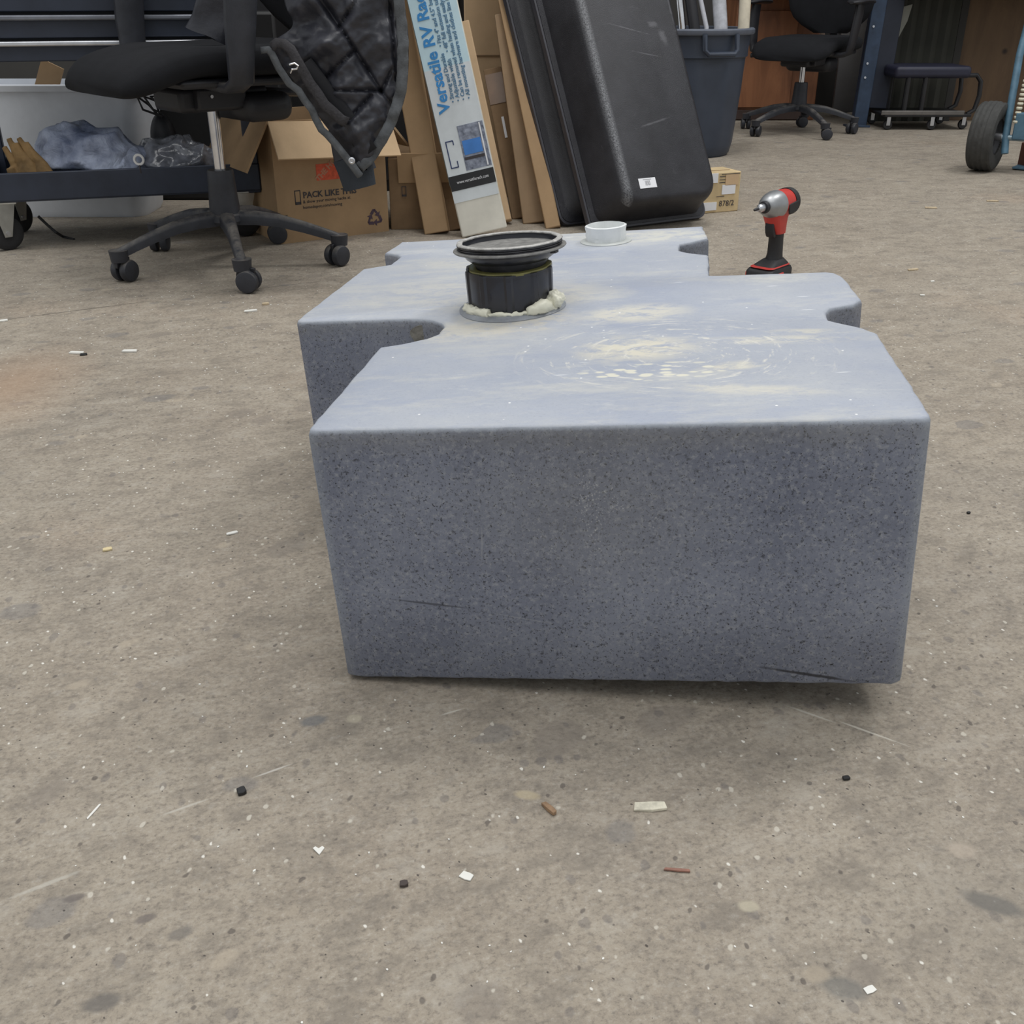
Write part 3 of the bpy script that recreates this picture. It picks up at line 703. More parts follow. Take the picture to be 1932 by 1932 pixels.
# ---------------------------------------------------------------- tool cart
pL, pR = Vector((-1.455, 2.92, 0)), Vector((-.735, 3.13, 0)); cu_ = (pR-pL); CW = cu_.length; cu_.normalize()
MC = frame(pL, cu_, Vector((-cu_.y, cu_.x, 0)), Vector((0, 0, 1)))
CT = thing('tool_cart', 'dark blue steel rolling tool cart with silver drawer lips behind the near chair', 'tool cart', MC)
D = .34
for x in (.018, CW-.018):
    for y in (.018, D-.018):
        fin(B((x, y, .56), (.036 if y < .1 else .03, .03, .86)), 'corner_post', navy, CT, bevel=.003)
fin(B((CW/2, D/2, .141), (CW-.01, D, .012)), 'lower_tray', navy, CT, bevel=.002)
fin(B((CW/2, .004, .175), (CW, .012, .075)), 'tray_lip', navy, CT, bevel=.003)
fin(B((CW/2, D-.004, .175), (CW, .012, .075)), 'tray_lip', navy, CT, bevel=.003)
for x in (.004, CW-.004): fin(B((x, D/2, .175), (.012, D, .075)), 'tray_lip', navy, CT, bevel=.003)
fin(B((CW/2, D/2+.01, .74), (CW-.02, D-.02, .50)), 'drawer_case', mat('drawer_case_dark', (.018, .021, .030), .5), CT, bevel=.003)
for z0, z1, m_ in ((.492, .535, 0), (.548, .596, 1), (.610, .70, 2), (.71, .80, 2)):
    dr = fin(B((CW/2, -.004, (z0+z1)/2), (CW-.03, .024, z1-z0)), 'drawer', navy, CT, bevel=.003)
    zt = z1
    fin(B((CW/2, -.024, zt-.0), (CW-.03, .022, .013)), 'drawer_pull', steel if m_ == 0 else mat('grey_trim', (.20, .21, .24), .4, .6), dr, bevel=.004, bseg=3)
fin(B((CW/2, D/2, .995), (CW+.02, D+.02, .03)), 'cart_top', navy, CT, bevel=.006)
fin(lathe([(0, 0), (.007, 0), (.005, .004), (0, .005)], 14, Matrix.Translation((.012, .000, .165)) @ Matrix.Rotation(PI/2, 4, 'X')), 'bolt', steel, CT)
def big_caster(parent, x, y, ang):
    bm = B((x, y, .131), (.075, .065, .005)); pl_ = fin(bm, 'caster_plate', zinc, parent, bevel=.001)
    Mw = Matrix.Translation((x-.012*math.cos(ang), y-.012*math.sin(ang), .048)) @ Matrix.Rotation(ang, 4, 'Z')
    fork = new()
    for sy in (-1, 1):
        pts = [(-.028, .080), (.034, .080), (.010, -.010), (-.010, -.010)]
        ring = [[Mw @ Vector((px_, sy*.020+dy, pz)) for px_, pz in pts] for dy in (-.0015, .0015)]
        loft(ring, bm=fork)
    fin(fork, 'caster_fork', zinc, pl_)
    fin(lathe([(.0, -.014), (.030, -.014), (.040, -.0145), (.047, -.011), (.048, 0), (.047, .011), (.040, .0145), (.030, .014), (0, .014)], 32, Mw @ Matrix.Rotation(PI/2, 4, 'X')), 'caster_wheel', rubber, pl_)
    fin(lathe([(0, -.025), (.006, -.025), (.006, .025), (0, .025)], 12, Mw @ Matrix.Rotation(PI/2, 4, 'X')), 'axle_bolt', steel, pl_)
for x, y, a in ((.045, .045, .5), (CW-.045, .045, .3), (.045, D-.045, .9), (CW-.045, D-.045, .1)): big_caster(CT, x, y, a)
def CL(px, py, yl):           # pixel -> cart local point on plane y = yl
    Mi = MC.inverted(); e = Mi @ EYE; d = (Mi.to_3x3() @ ray(px, py)); return e + d*((yl-e.y)/d.y)
def W(v): return MC @ Vector(v)
zt = .149
# tarp bundle
p = CL(180, 300, .13)
tarp = N('blue_grey_tarp'); tarp.col(tarp.mix(tarp.rng(tarp.noise(9, 5), .35, .65), (.10, .125, .20), (.42, .47, .60))); tarp.b.inputs['Roughness'].default_value = .45
tarp.bump(tarp.noise(22, 5, .6, dist=1.5), .7, .01)
cc = W((p.x, .14, zt)); TH = thing('tarp', 'folded blue-grey tarp with white eyelet lying in the cart tray', 'tarp', cc)
fin(blob((-.02, 0, .060), (.135, .085, .085), amp=.30, freq=11, seed=3, flatb=0, ridged=True), 'folded_sheet', tarp.m, TH, smooth=80)
fin(blob((.075, -.025, .045), (.06, .055, .062), amp=.25, freq=13, seed=9, flatb=0, ridged=True), 'corner_flap', tarp.m, TH, smooth=80)
q = P(262, 301, 2.845) - cc
fin(lathe([(.0085, -.001), (.0145, -.001), (.0152, .001), (.0140, .003), (.0095, .003), (.0085, .001)], 28, Matrix.Translation(q) @ Matrix.Rotation(PI/2, 4, 'X') , closed=True), 'eyelet', mat('white_ring', (.8, .8, .8), .4), TH)
fin(T([q + Vector((0, .0, -.010)), q+Vector((.001, -.004, -.022)), q+Vector((0, .0, -.034))], .002, 6), 'cord_loop', ink, TH)
# clear plastic bag
p = CL(330, 295, .14); cc = W((p.x, .14, zt))
bagm = mat('grey_plastic_film', (.17, .18, .21), .16, var=.5, vs=30, bump=1, bs=45, coat=.8)
TH = fin(blob(W((p.x, .15, zt+.052)), (.100, .085, .062), amp=.28, freq=14, seed=21, ridged=True), 'plastic_bag', bagm, smooth=60, loc=cc); tag(TH, 'crumpled shiny grey plastic bag in the cart tray beside the tarp', 'bag')
# black charger with cables
p = CL(308, 258, .20); cc = W((p.x, .24, zt))
TH = thing('black_charger', 'black rounded charger with cables behind the plastic bag in the cart', 'charger', cc)
fin(blob((0, 0, .10), (.040, .035, .085), amp=.06, freq=10), 'housing', plastic, TH)
for k in range(3):
    fin(T([(0, 0, .17), (-.02+.02*k, -.03, .21+.012*k), (.02*k-.045, -.05, .235), (-.03+.03*k, -.06, .20), (.02, -.05, .18+.01*k)], .0035, 6), 'cable', rubber, TH)
# gloves
tan = mat('tan_suede', (.26, .16, .065), .8, var=.45, vs=18, bump=.4, bs=160)
def glove(px, py, label, lean, cuff):
    p = CL(px, py, .06); cc = W((p.x, .065, zt)); TH = thing('work_glove', label, 'glove', Matrix.Translation(cc), 'suede work gloves in the cart')
    bm = new()
    bl_ = blob((0, 0, .040), (.034, .022, .046), amp=.08, freq=20); me_ = bpy.data.meshes.new('t'); bl_.to_mesh(me_); bl_.free(); bm.from_mesh(me_); bpy.data.meshes.remove(me_)
    for k in range(4):
        x = -.026+.0175*k; h = (.078, .100, .088, .060)[k]
        tube(bm, [(x, 0, .045), (x-.004+lean*.3, -.002, .045+h*.5), (x-.012+lean, .004, .045+h)], [.0115, .0100, .0075], 10)
    tube(bm, [(.02, -.005, .03), (.040, -.012, .045), (.052, -.014, .030), (.055, -.014, .005)] if cuff else [(-.02, -.01, .03), (-.035, -.015, .05), (-.038, -.015, .07)], [.014, .013, .012, .011][:4 if cuff else 3], 10)
    o = fin(bm, 'glove_body', tan, TH, smooth=80)
    md = o.modifiers.new('r', 'REMESH'); md.mode = 'VOXEL'; md.voxel_size = .0035; md.use_smooth_shade = True
    fin(loft([[Vector((.031*math.cos(t_)*(1+.1*k), .020*math.sin(t_)*(1+.1*k), .028-.014*k)) for t_ in [2*PI*i/16 for i in range(16)]] for k in range(3)]), 'cuff', mat('brown_suede_cuff', (.17, .10, .045), .85), TH)
glove(50, 320, 'tan suede work glove with dark fingers up, at the left end of the cart tray', -.014, False)
glove(78, 330, 'tan suede work glove with curled thumb, between the other glove and the tarp', -.025, True)
# white bin behind the cart
p0 = P(-60, 430, 3.36)
TH = thing('storage_tub', 'large white plastic tub standing behind the tool cart', 'tub', Matrix.Translation((-1.50, 3.56, 0)))
wt = mat('white_polyethylene', (.72, .75, .80), .45, var=.05)
def rr3(w, h, r, z): return [Vector((x, y, z)) for x, y in rrect(w, h, r)]
fin(loft([rr3(.60, .22, .05, 0), rr3(.62, .24, .06, .02), rr3(.70, .27, .06, .385), rr3(.68, .25, .05, .385), rr3(.60, .22, .05, .02)], cap0=True), 'tub_body', wt, TH, smooth=40)
fin(loft([rr3(.73, .30, .06, .383), rr3(.735, .305, .06, .40), rr3(.68, .25, .05, .402), rr3(.68, .25, .05, .383)], False, False), 'rim', wt, TH, smooth=40)
# cardboard piece + tools in tub, black wires underneath
q = W((.12, .28, .50))
cq = P(92, 150, 3.50); t = fin(B((0, 0, -.05), (.07, .006, .20), Matrix.Translation(cq) @ Matrix.Rotation(.45, 4, 'Y')), 'cardboard_piece', card, loc=cq); tag(t, 'small brown cardboard piece sticking out of the white tub', 'cardboard')
t = fin(T([P(72, 408, 3.05), P(90, 425, 3.06), P(105, 438, 3.06), P(118, 446, 3.12), P(140, 452, 3.10)], .004, 8), 'power_cord', rubber, loc=G(110, 446)); tag(t, 'thin black cord hanging under the tool cart next to its caster', 'cord')

# ---------------------------------------------------------------- cardboard boxes
bl0, br0 = G(530, 461), G(734, 436)
u = (br0-bl0); BW = u.length; u.normalize(); MB = frame(bl0, u, Vector((-u.y, u.x, 0)), Vector((0, 0, 1)))
TH = thing('moving_box', 'open brown moving box with printing and red square behind the chair base', 'cardboard box', MB, 'moving boxes')
BH, BD = .335, .36
bm = new()
for c_, s_ in (((BW/2, .003, BH/2), (BW, .006, BH)), ((BW/2, BD-.003, BH/2), (BW, .006, BH)), ((.003, BD/2, BH/2), (.006, BD-.012, BH)), ((BW-.003, BD/2, BH/2), (.006, BD-.012, BH)), ((BW/2, BD/2, .003), (BW-.012, BD-.012, .006))): box(bm, c_, s_)
fin(bm, 'carton', card, TH, smooth=None)
def flap(px_, M_, w_, h_, m_=None):
    return fin(B((w_/2, 0, -h_/2), (w_, .006, h_), M_), 'flap', m_ or card_l, TH, smooth=None)
flap(0, Matrix.Translation((-.005, -.004, BH)) @ Matrix.Rotation(math.radians(-38), 4, 'X') @ Matrix.Rotation(.05, 4, 'Y'), BW+.02, .115)
flap(0, Matrix.Translation((-.004, BD, BH)) @ Matrix.Rotation(-PI/2, 4, 'Z') @ Matrix.Rotation(math.radians(-30), 4, 'X'), BD, .15, card)
flap(0, Matrix.Translation((BW+.004, 0, BH)) @ Matrix.Rotation(PI/2, 4, 'Z') @ Matrix.Rotation(math.radians(-40), 4, 'X'), BD, .12)
def FB(px, py):
    Mi = MB.inverted(); e = Mi @ EYE; d = Mi.to_3x3() @ ray(px, py); q = e + d*((-.0008-e.y)/d.y); return q
TX = lambda q: Matrix.Translation(q) @ Matrix.Rotation(PI/2, 4, 'X')
q = FB(572, 374); text('PACK LIKE THIS', .024, ink, TH, TX(q), bold=.0006)
q = FB(572, 384); text('& show your moving hacks at', .0125, ink, TH, TX(q))
q = FB(572, 394.5); text('homedepot.com/moving', .0125, ink, TH, TX(q))
q = FB(598, 341); q2 = FB(645, 306); bm = B(((q.x+q2.x)/2, -.0006, (q.z+q2.z)/2), (abs(q2.x-q.x), .001, abs(q2.z-q.z))); fin(bm, 'red_square_print', red_ink, TH, smooth=None)
text('THE HO', .022, mat('faded_print', (.50, .24, .15), .8), TH, Matrix.Translation(((q.x+q2.x)/2-.035, -.0014, (q.z+q2.z)/2-.026)) @ Matrix.Rotation(PI/2, 4, 'X') @ Matrix.Rotation(.75, 4, 'Z'), bold=.001)
# phone icon
q = FB(562, 373); bm = new()
for c_, s_ in (((-.008, 0, 0), (.0022, .001, .040)), ((.008, 0, 0), (.0022, .001, .040)), ((0, 0, .019), (.018, .001, .003)), ((0, 0, -.016), (.018, .001, .008))): box(bm, (q.x+c_[0], -.0006, q.z+c_[2]), s_)
fin(bm, 'phone_icon_print', ink, TH, smooth=None)
# recycling symbol
q = FB(707, 411); bm = new()
for k in range(3):
    Mr = Matrix.Translation((q.x, -.0006, q.z)) @ Matrix.Rotation(k*2*PI/3, 4, 'Y')
    for poly_ in ([(-.016, .012), (-.006, .026), (.004, .026), (-.006, .010)], [(.002, .026), (.012, .014), (.018, .018), (.014, .002), (.000, .008), (.006, .011), (-.004, .024)]):
        vs = [bm.verts.new(Mr @ Vector((x, -.0004, z))) for x, z in poly_]; vb = [bm.verts.new(Mr @ Vector((x, .0006, z))) for x, z in poly_]
        bm.faces.new(vs); bm.faces.new(vb)
        for i in range(len(vs)): bm.faces.new((vs[i], vs[(i+1) % len(vs)], vb[(i+1) % len(vs)], vb[i]))
fin(bm, 'recycling_print', mat('purple_brown_print', (.09, .06, .085), .8), TH, smooth=None)
# second box to the right
q0, q1 = G(738, 434), G(803, 430)
TH = thing('moving_box', 'brown carton with folded flap, right of the printed moving box', 'cardboard box', frame(q0, Vector((1, .05, 0)).normalized(), Vector((-.05, 1, 0)).normalized(), Vector((0, 0, 1))), 'moving boxes')
fin(B((.11, .17, .105), (.22, .33, .21)), 'carton', card_d, TH, bevel=.002)
fin(B((.12, 0, .0), (.18, .006, .09), Matrix.Translation((0, -.012, .185)) @ Matrix.Rotation(math.radians(15), 4, 'X')), 'flap', card, TH, smooth=None)
bm = new()
for c_, s_ in (((-.006, 0, 0), (.002, .001, .030)), ((.006, 0, 0), (.002, .001, .030)), ((0, 0, .014), (.013, .001, .002)), ((0, 0, -.012), (.013, .001, .006))): box(bm, (.045+c_[0], -.0006, .115+c_[2]), s_)
fin(bm, 'phone_icon_print', ink, TH, smooth=None)

# ---------------------------------------------------------------- leaning packages
def lean(name, label, cat, piv, right, top, Yt, length, thick, m, bev=.003, Y0=None, lift=0):
    p0 = G(*piv) if Y0 is None else P(piv[0], piv[1], Y0)
    pt = P(top[0], top[1], Yt); upv = (pt-p0).normalized()
    pr = P(right[0], right[1], p0.y); u = pr-p0; u = u - upv*u.dot(upv); w_ = u.length; u.normalize()
    n_ = u.cross(upv)
    M = frame(p0 + Vector((0, 0, lift)), u, -n_, upv)
    TH = thing(name, label, cat, M, 'cartons leaning in a row')
    fin(B((w_/2, thick/2, length/2), (w_, thick, length)), 'carton', m, TH, bevel=bev)
    return TH, w_, M
lean('long_carton', 'narrow tan carton leaning at the left of the blue-white package', 'cardboard box', (801, 443), (846, 434), (722, 0), 3.32, .95, .05, card)
lean('long_carton', 'dark carton behind the blue-white package, made as the shaded side of the narrow tan carton', 'cardboard box', (846, 436), (880, 430), (760, 0), 3.44, .95, .05, card_d)  # separate dark carton stands in for the tan carton's shaded side
TH, w_, M = lean('product_carton', 'long white and light blue package with blue lettering leaning on the cartons', 'cardboard box', (872, 449), (957, 433), (768, 0), 3.24, 1.15, .045, mat('dirty_white_card', (.72, .70, .62), .6, var=.10, vs=14), bev=.004)
def LZ(s_): return s_*.00152
blue_l = mat('light_blue_card', (.58, .77, .85), .5, var=.05); blue = mat('bright_blue_print', (.05, .27, .62), .5); bluesm = mat('blue_small_print', (.10, .22, .36), .6)
fin(B((w_/2, -.0006, .80), (w_*.985, .0012, .92-.26)), 'printed_sleeve', blue_l, TH, smooth=None)
fin(B((w_/2, -.0006, .285), (w_*.985, .0012, .37)), 'printed_sleeve', mat('pale_grey_print', (.68, .73, .76), .5, var=.1, vs=12), TH, smooth=None)
fin(B((w_/2, -.0015, .155), (w_*.985, .0012, .042)), 'black_band', mat('black_print', (.018, .018, .02), .4), TH, smooth=None)
fin(B((-.0006, .0225, .65), (.0012, .043, 1.0)), 'side_print', mat('grey_side_print', (.20, .23, .22), .6, vs=10), TH, smooth=None)
text('www.versatilerack.com', .013, white_p, TH, Matrix.Translation((w_*.16, -.0024, .152)) @ Matrix.Rotation(PI/2, 4, 'X'), sx=.78)
fin(B((w_*.70, -.0015, .245), (w_*.56, .0012, .125)), 'photo_print', mat('photo_grey', (.20, .24, .36), .5, var=.7, vs=60, c2=(.38, .42, .52)), TH, smooth=None)
fin(B((w_*.66, -.0024, .245), (w_*.40, .0012, .040), None), 'blue_panel_print', mat('cobalt_print', (.06, .22, .60), .5), TH, smooth=None)
fin(B((w_*.66, -.0024, .215), (w_*.44, .0010, .008), None), 'rack_print', ink, TH, smooth=None)
fin(B((w_*.90, -.0024, .245), (w_*.03, .0010, .12), None), 'rail_print', white_p, TH, smooth=None)
bm = new()
for c_, s_ in (((.012, .235), (.003, .075)), ((.022, .272), (.022, .003)), ((.022, .198), (.022, .003)), ((.033, .266), (.003, .012)), ((.033, .206), (.003, .018))): box(bm, (c_[0]+.004, -.0018, c_[1]), (s_[0], .001, s_[1]))
fin(bm, 'bracket_print', mat('navy_print', (.03, .05, .14), .5), TH, smooth=None)
def up_text(body, size, m_, x, z, sx=1, bold=0):
    text(body, size, m_, TH, Matrix.Translation((x, -.0022, z)) @ Matrix.Rotation(PI/2, 4, 'X') @ Matrix.Rotation(PI/2, 4, 'Z'), sx=sx, bold=bold)
up_text('Versatile RV Rack', .046, blue, w_*.36, .350, 1.02, .0012)
bul = '\u2022 '
for i, t_ in enumerate(('Strong and Durable    \u2022 Fits 4" and 4.5" bumpers', 'Adjustable width    \u2022 48" full extension tubes', 'Can be removed when hauling and easily stowed', 'All mounting hardware and clothes line included')):
    up_text(bul + t_, .0165, bluesm, w_*(.50 + .115*i), .372, .95, .0003)
text('TOP', .009, mat('orange_print', (.7, .25, .1), .6), TH, Matrix.Translation((w_*.4, -.0008, .118)) @ Matrix.Rotation(PI/2, 4, 'X'))
lean('flat_carton', 'smooth tan flat carton leaning to the right of the blue-white package', 'cardboard box', (914, 425), (966, 417), (829, 28), 3.62, .645, .03, card_l)
TH, w2, M2 = lean('wrapped_carton', 'creased brown carton with a white strip, between two taller cartons', 'cardboard box', (966, 414), (1000, 409), (908, 112), 3.66, .50, .05, card_d)
fin(B((w2*.55, -.001, .30), (.008, .002, .07)), 'white_strip', white_p, TH, smooth=None)
fin(B((w2*.5, -.001, .43), (w2*.96, .002, .10)), 'packing_tape', mat('brown_tape', (.20, .115, .06), .3), TH, smooth=None)
lean('long_carton', 'tall brown carton with a taped lower end, right of the creased one', 'cardboard box', (987, 423), (1028, 421), (930, 5), 3.62, .66, .05, mat('mid_cardboard', (.30, .205, .12), .8, var=.18, vs=7))
lean('long_carton', 'tan carton squeezed against the left side of the black tubs', 'cardboard box', (1030, 432), (1058, 428), (940, 0), 3.60, .85, .06, card)
t = thing('large_carton', 'large light tan carton standing upright behind the leaning cartons', 'cardboard box', Matrix.Translation((-.16, 3.82, 0)))
fin(B((.20, .2, .45), (.40, .4, .90)), 'carton', card_l, t, bevel=.004)
fin(B((.20, -.002, .465), (.396, .003, .004)), 'seam', card_d, t, smooth=None)
t = thing('equipment_case', 'black equipment case standing behind the tool cart and the chair', 'case', Matrix.Translation((-1.32, 3.72, 0)))
fin(B((.27, .14, .30), (.54, .20, .60)), 'body', mat('black_case', (.012, .012, .013), .6), t, bevel=.01)
fin(B((.27, .036, .45), (.542, .012, .012)), 'lid_seam', plastic, t, bevel=.002)
t = thing('steel_cabinet', 'black steel cabinet behind the leaning cartons and boxes', 'cabinet', Matrix.Translation((-1.0, 3.95, 0)))
fin(B((.42, .2, .55), (.84, .4, 1.1)), 'body', mat('black_cabinet_paint', (.016, .016, .018), .6), t, bevel=.004)
fin(B((.42, -.006, .55), (.80, .012, 1.02)), 'door', mat('black_cabinet_paint', (.016, .016, .018), .6), t, bevel=.003)

# ---------------------------------------------------------------- black tubs
pb = N('textured_black_polyethylene')
cb = pb.mix(pb.rng(pb.noise(7, 6, .7), .35, .7), (.013, .013, .017), (.032, .032, .039))
cb = pb.mix(pb.math('MULTIPLY', pb.rng(pb.noise(22, 8, .8, dist=1), .60, .72), .35), cb, (.13, .13, .14))
sxx = pb.n('ShaderNodeSeparateXYZ'); pb.l(pb.pos(), sxx.inputs[0])
band = pb.math('MULTIPLY', pb.rng(pb.math('ABSOLUTE', pb.math('SUBTRACT', sxx.outputs[0], .066)), .004, .016, 1, 0), pb.rng(pb.noise(260, 5, .8), .40, .62))
band = pb.math('MULTIPLY', band, pb.math('GREATER_THAN', sxx.outputs[2], .12))
cb = pb.mix(pb.math('MULTIPLY', band, .75), cb, (.30, .31, .33))  # grainy worn band that also paints in the base edge highlight
for (bx, by, brx, bry, br) in ((.33, .52, .015, .03, .3), (.30, .56, .02, .012, 0), (.20, .55, .09, .0025, -.25), (.25, .47, .06, .002, -.2), (.22, .26, .08, .004, .2), (.385, .62, .006, .08, 0)):
    cb = pb.mix(pb.math('MULTIPLY', pb.blobmask(bx, by, brx, bry, br, .7, ns=70, na=1.6), .32), cb, (.22, .22, .24))
pb.col(cb)
pb.b.inputs['Roughness'].default_value = .42; pb.bump(pb.noise(420, 3), .55, .002)
def tub(p0, depth, w_, label, wear):
    psi, th = .5255, .503
    u = Vector((math.cos(psi), math.sin(psi), 0)); upv = Vector((-math.sin(psi)*math.sin(th), math.cos(psi)*math.sin(th), math.cos(th))); n_ = u.cross(upv)
    M = frame(p0, u, upv, n_)             # local z = outward towards the base of the tub
    TH = thing('plastic_tub', label, 'tub', M, 'nested black tubs'); L = 1.15
    def R3(x0, x1, y0, y1, r, z): return [Vector(((x0+x1)/2 + a, (y0+y1)/2 + b, z)) for a, b in rrect(x1-x0, y1-y0, r, 6)]
    d = depth
    rings = [R3(0, w_, 0, L, .03, 0), R3(0, w_, 0, L, .03, .022), R3(.018, w_-.016, .008, L-.018, .04, .024), R3(.030, w_-.026, .014, L-.03, .05, d*.45), R3(.044, w_-.034, .020, L-.05, .05, d*.80),
             R3(.050, w_-.038, .024, L-.06, .05, d*.90), R3(.058, w_-.045, .031, L-.07, .05, d*.975), R3(.070, w_-.056, .042, L-.09, .045, d)]
    o = fin(loft(rings, cap0=False), 'tub_shell', pb.m, TH, smooth=50)
    md = o.modifiers.new('t', 'SOLIDIFY'); md.thickness = .006; md.offset = -1
    fin(loft([R3(-.006, w_+.006, -.006, L+.006, .03, .000), R3(-.006, w_+.006, -.006, L+.006, .03, .018), R3(.004, w_-.004, .004, L-.004, .03, .020), R3(.004, w_-.004, .004, L-.004, .03, .0)], False, False), 'rim_flange', mat('smooth_black_rim', (.045, .045, .055), .38), TH, smooth=50)
    return TH, M, w_
TH, M3, _ = tub(Vector((.2345, 3.197, .006)), .150, .4385, 'large black moulded tub with a white label, leaning upright on its end', True)
Mi = M3.inverted(); e = Mi @ EYE; d_ = Mi.to_3x3() @ ray(1222, 345); q = e + d_*((.1512-e.z)/d_.z)
lb = fin(B((q.x, q.y, .1508), (.062, .030, .001)), 'label_sticker', white_p, TH, smooth=None)
bm = new()
for i in range(5): box(bm, (q.x-.008+.004*i, q.y, .1516), (.0022 if i % 2 else .0012, .014, .0006))
box(bm, (q.x, q.y+.0105, .1516), (.030, .0012, .0006))
fin(bm, 'label_print', mat('grey_print', (.30, .30, .32), .6), lb, smooth=None)
tub(Vector((.150, 3.285, .006)), .06, .43, 'second black moulded tub nested behind the labelled one', True)

# ---------------------------------------------------------------- small taped carton
a0 = G(1398, 402); a1 = G(1318, 409); u = (a0-a1).normalized(); p0 = a0 - u*.24
TH = thing('small_carton', 'small worn tan carton with tape, labels and handwriting beside the black tub', 'cardboard box', frame(p0 + Vector((-.003, .04, 0)), u, Vector((-u.y, u.x, 0)), Vector((0, 0, 1))))
MS = TH.matrix_world.copy()
tc_ = mat('yellowed_carton', (.60, .46, .26), .7, var=.15, vs=18)
fin(B((.12, .055, .064), (.24, .11, .128)), 'carton', tc_, TH, bevel=.003)
for x, z, w1, h1, nm, m_ in ((.125, .112, .05, .030, 'paper_label', white_p), (.205, .103, .05, .034, 'beige_label', card_l), (.195, .073, .052, .030, 'paper_label', white_p), (.125, .022, .055, .026, 'paper_label', white_p)):
    fin(B((x, -.0012, z), (w1, .002, h1), None), nm, m_, TH, smooth=None)
bm = new()
for x, z, w1 in ((.168, .115, .022), (.168, .105, .022), (.168, .096, .022), (.20, .122, .07), (.165, .052, .03)): fin(B((x, -.0012, z), (w1, .001, .0018)), 'printed_line', ink, TH, smooth=None)
text('878/2', .026, ink, TH, Matrix.Translation((.162, -.0014, .020)) @ Matrix.Rotation(PI/2, 4, 'X'), name='handwriting')
fin(B((.12, .04, .1286), (.20, .004, .0012)), 'top_seam', card_d, TH, smooth=None)

# ---------------------------------------------------------------- trash can with tubes
TC = thing('trash_can', 'round dark grey plastic trash can holding tubes, behind the black tub', 'trash can', Matrix.Translation((.795, 4.98, 0)))
tcm = mat('blue_grey_plastic', (.040, .052, .078), .45, var=.15, vs=6, bump=.2, bs=150)
def trip(a, z): return .003*math.cos(12*a) if .03 < z < .40 else 0
fin(lathe([(0, .0), (.185, .0), (.195, .012), (.205, .05), (.225, .28), (.232, .405), (.240, .41), (.240, .425), (.246, .505), (.240, .505), (.225, .42), (.215, .28), (.190, .02), (0, .02)], 72, ripple=trip), 'can_body', tcm, TC, smooth=40)
fin(lathe([(.243, .497), (.258, .497), (.262, .503), (.262, .516), (.256, .522), (.243, .520)], 64, closed=True), 'rim', mat('worn_rim_plastic', (.11, .125, .16), .5), TC)
for a in (-72, 108):
    Mh = Matrix.Rotation(math.radians(a), 4, 'Z')
    fin(T([Mh @ Vector(p) for p in ((.25, -.075, .50), (.262, -.075, .44), (.268, -.06, .425), (.268, .06, .425), (.262, .075, .44), (.25, .075, .50))], .011, 10), 'handle', tcm, TC)
def intube(name, label, px, pt, r, m, cat='tube', wall=True, g='tubes standing in the trash can'):
    q1 = P(px, 52, 4.98); q0 = Vector((.795 + (q1.x-.795)*.7, 4.98, .022)); q2 = P(pt, 0, 5.02); d = (q2-q1).normalized(); q2 = q1 + d*.35
    bm = T([q0 + (q1-q0)*.0, q1, q2], r, 18)
    t_ = fin(bm, name, m, loc=q0); tag(t_, label, cat, g)
intube('chrome_tube', 'shiny chrome tube at the left inside the trash can', 1287, 1282, .017, chrome)
intube('white_pole', 'thin white pole leaning left inside the trash can', 1333, 1322, .010, mat('white_pole_paint', (.55, .56, .60), .4), 'pole')
intube('plastic_tube', 'wrapped clear white tube in the middle of the trash can', 1360, 1357, .030, mat('milky_tube', (.50, .51, .55), .25, var=.2, vs=30))
intube('cream_tube', 'cream coloured tube at the right inside the trash can', 1403, 1406, .025, mat('cream_tube_card', (.62, .56, .44), .5))
intube('black_tube', 'black tube between the chrome tube and the white pole in the trash can', 1310, 1303, .024, plastic)

# ---------------------------------------------------------------- impact driver
q = G(1452, 527); face = math.radians(228)
DR = thing('impact_driver', 'red and black cordless impact driver standing on the floor behind the tank', 'power tool', Matrix.Translation(Vector((q.x, q.y+.0, 0))) @ Matrix.Rotation(face, 4, 'Z'))
red = mat('red_plastic', (.55, .045, .035), .42, var=.1, vs=40); blackr = mat('soft_black_grip', (.018, .018, .020), .6, bump=.2, bs=300)
def rr(w, h, r, z, ox=0): return [Vector((x+ox, y, z)) for x, y in rrect(w, h, r, 4)]
fin(loft([rr(.112, .072, .012, .0, .008), rr(.116, .076, .014, .006, .008), rr(.116, .076, .014, .028, .008), rr(.108, .070, .014, .034, .006)]), 'battery', blackr, DR, smooth=50)
for sy in (-1, 1): fin(B((.030, sy*.037, .017), (.055, .006, .018)), 'battery_latch', red, DR, bevel=.003)
fin(B((.066, 0, .012), (.004, .062, .012)), 'battery_trim', red, DR, bevel=.001)
fin(loft([rr(.100, .064, .016, .033, .004), rr(.088, .058, .016, .042, .0), rr(.060, .040, .016, .052, -.008)]), 'foot', blackr, DR, smooth=60)
fin(loft([rr(.098, .060, .014, .036, .006), rr(.103, .066, .014, .038, .006), rr(.098, .060, .014, .040, .005)]), 'foot_stripe', red, DR, smooth=50)
fin(loft([rr(.052, .036, .016, .046, -.010), rr(.042, .033, .015, .065, -.012), rr(.040, .032, .015, .10, -.010), rr(.044, .034, .015, .128, -.006)]), 'grip', blackr, DR, smooth=60)
fin(loft([rr(.046, .038, .015, .116, -.008), rr(.058, .040, .016, .135, -.002), rr(.070, .044, .018, .155, .004), rr(.086, .048, .02, .168, .002)]), 'handle_neck', red, DR, smooth=60)
fin(loft([[Vector((x, y, z)) for x, y in ((a, -.010), (b, -.012), (b, .012), (a, .010))] for a, b, z in ((.008, .022, .108), (.010, .030, .120), (.014, .034, .135), (.018, .032, .146))]), 'trigger', plastic, DR, bevel=.003)
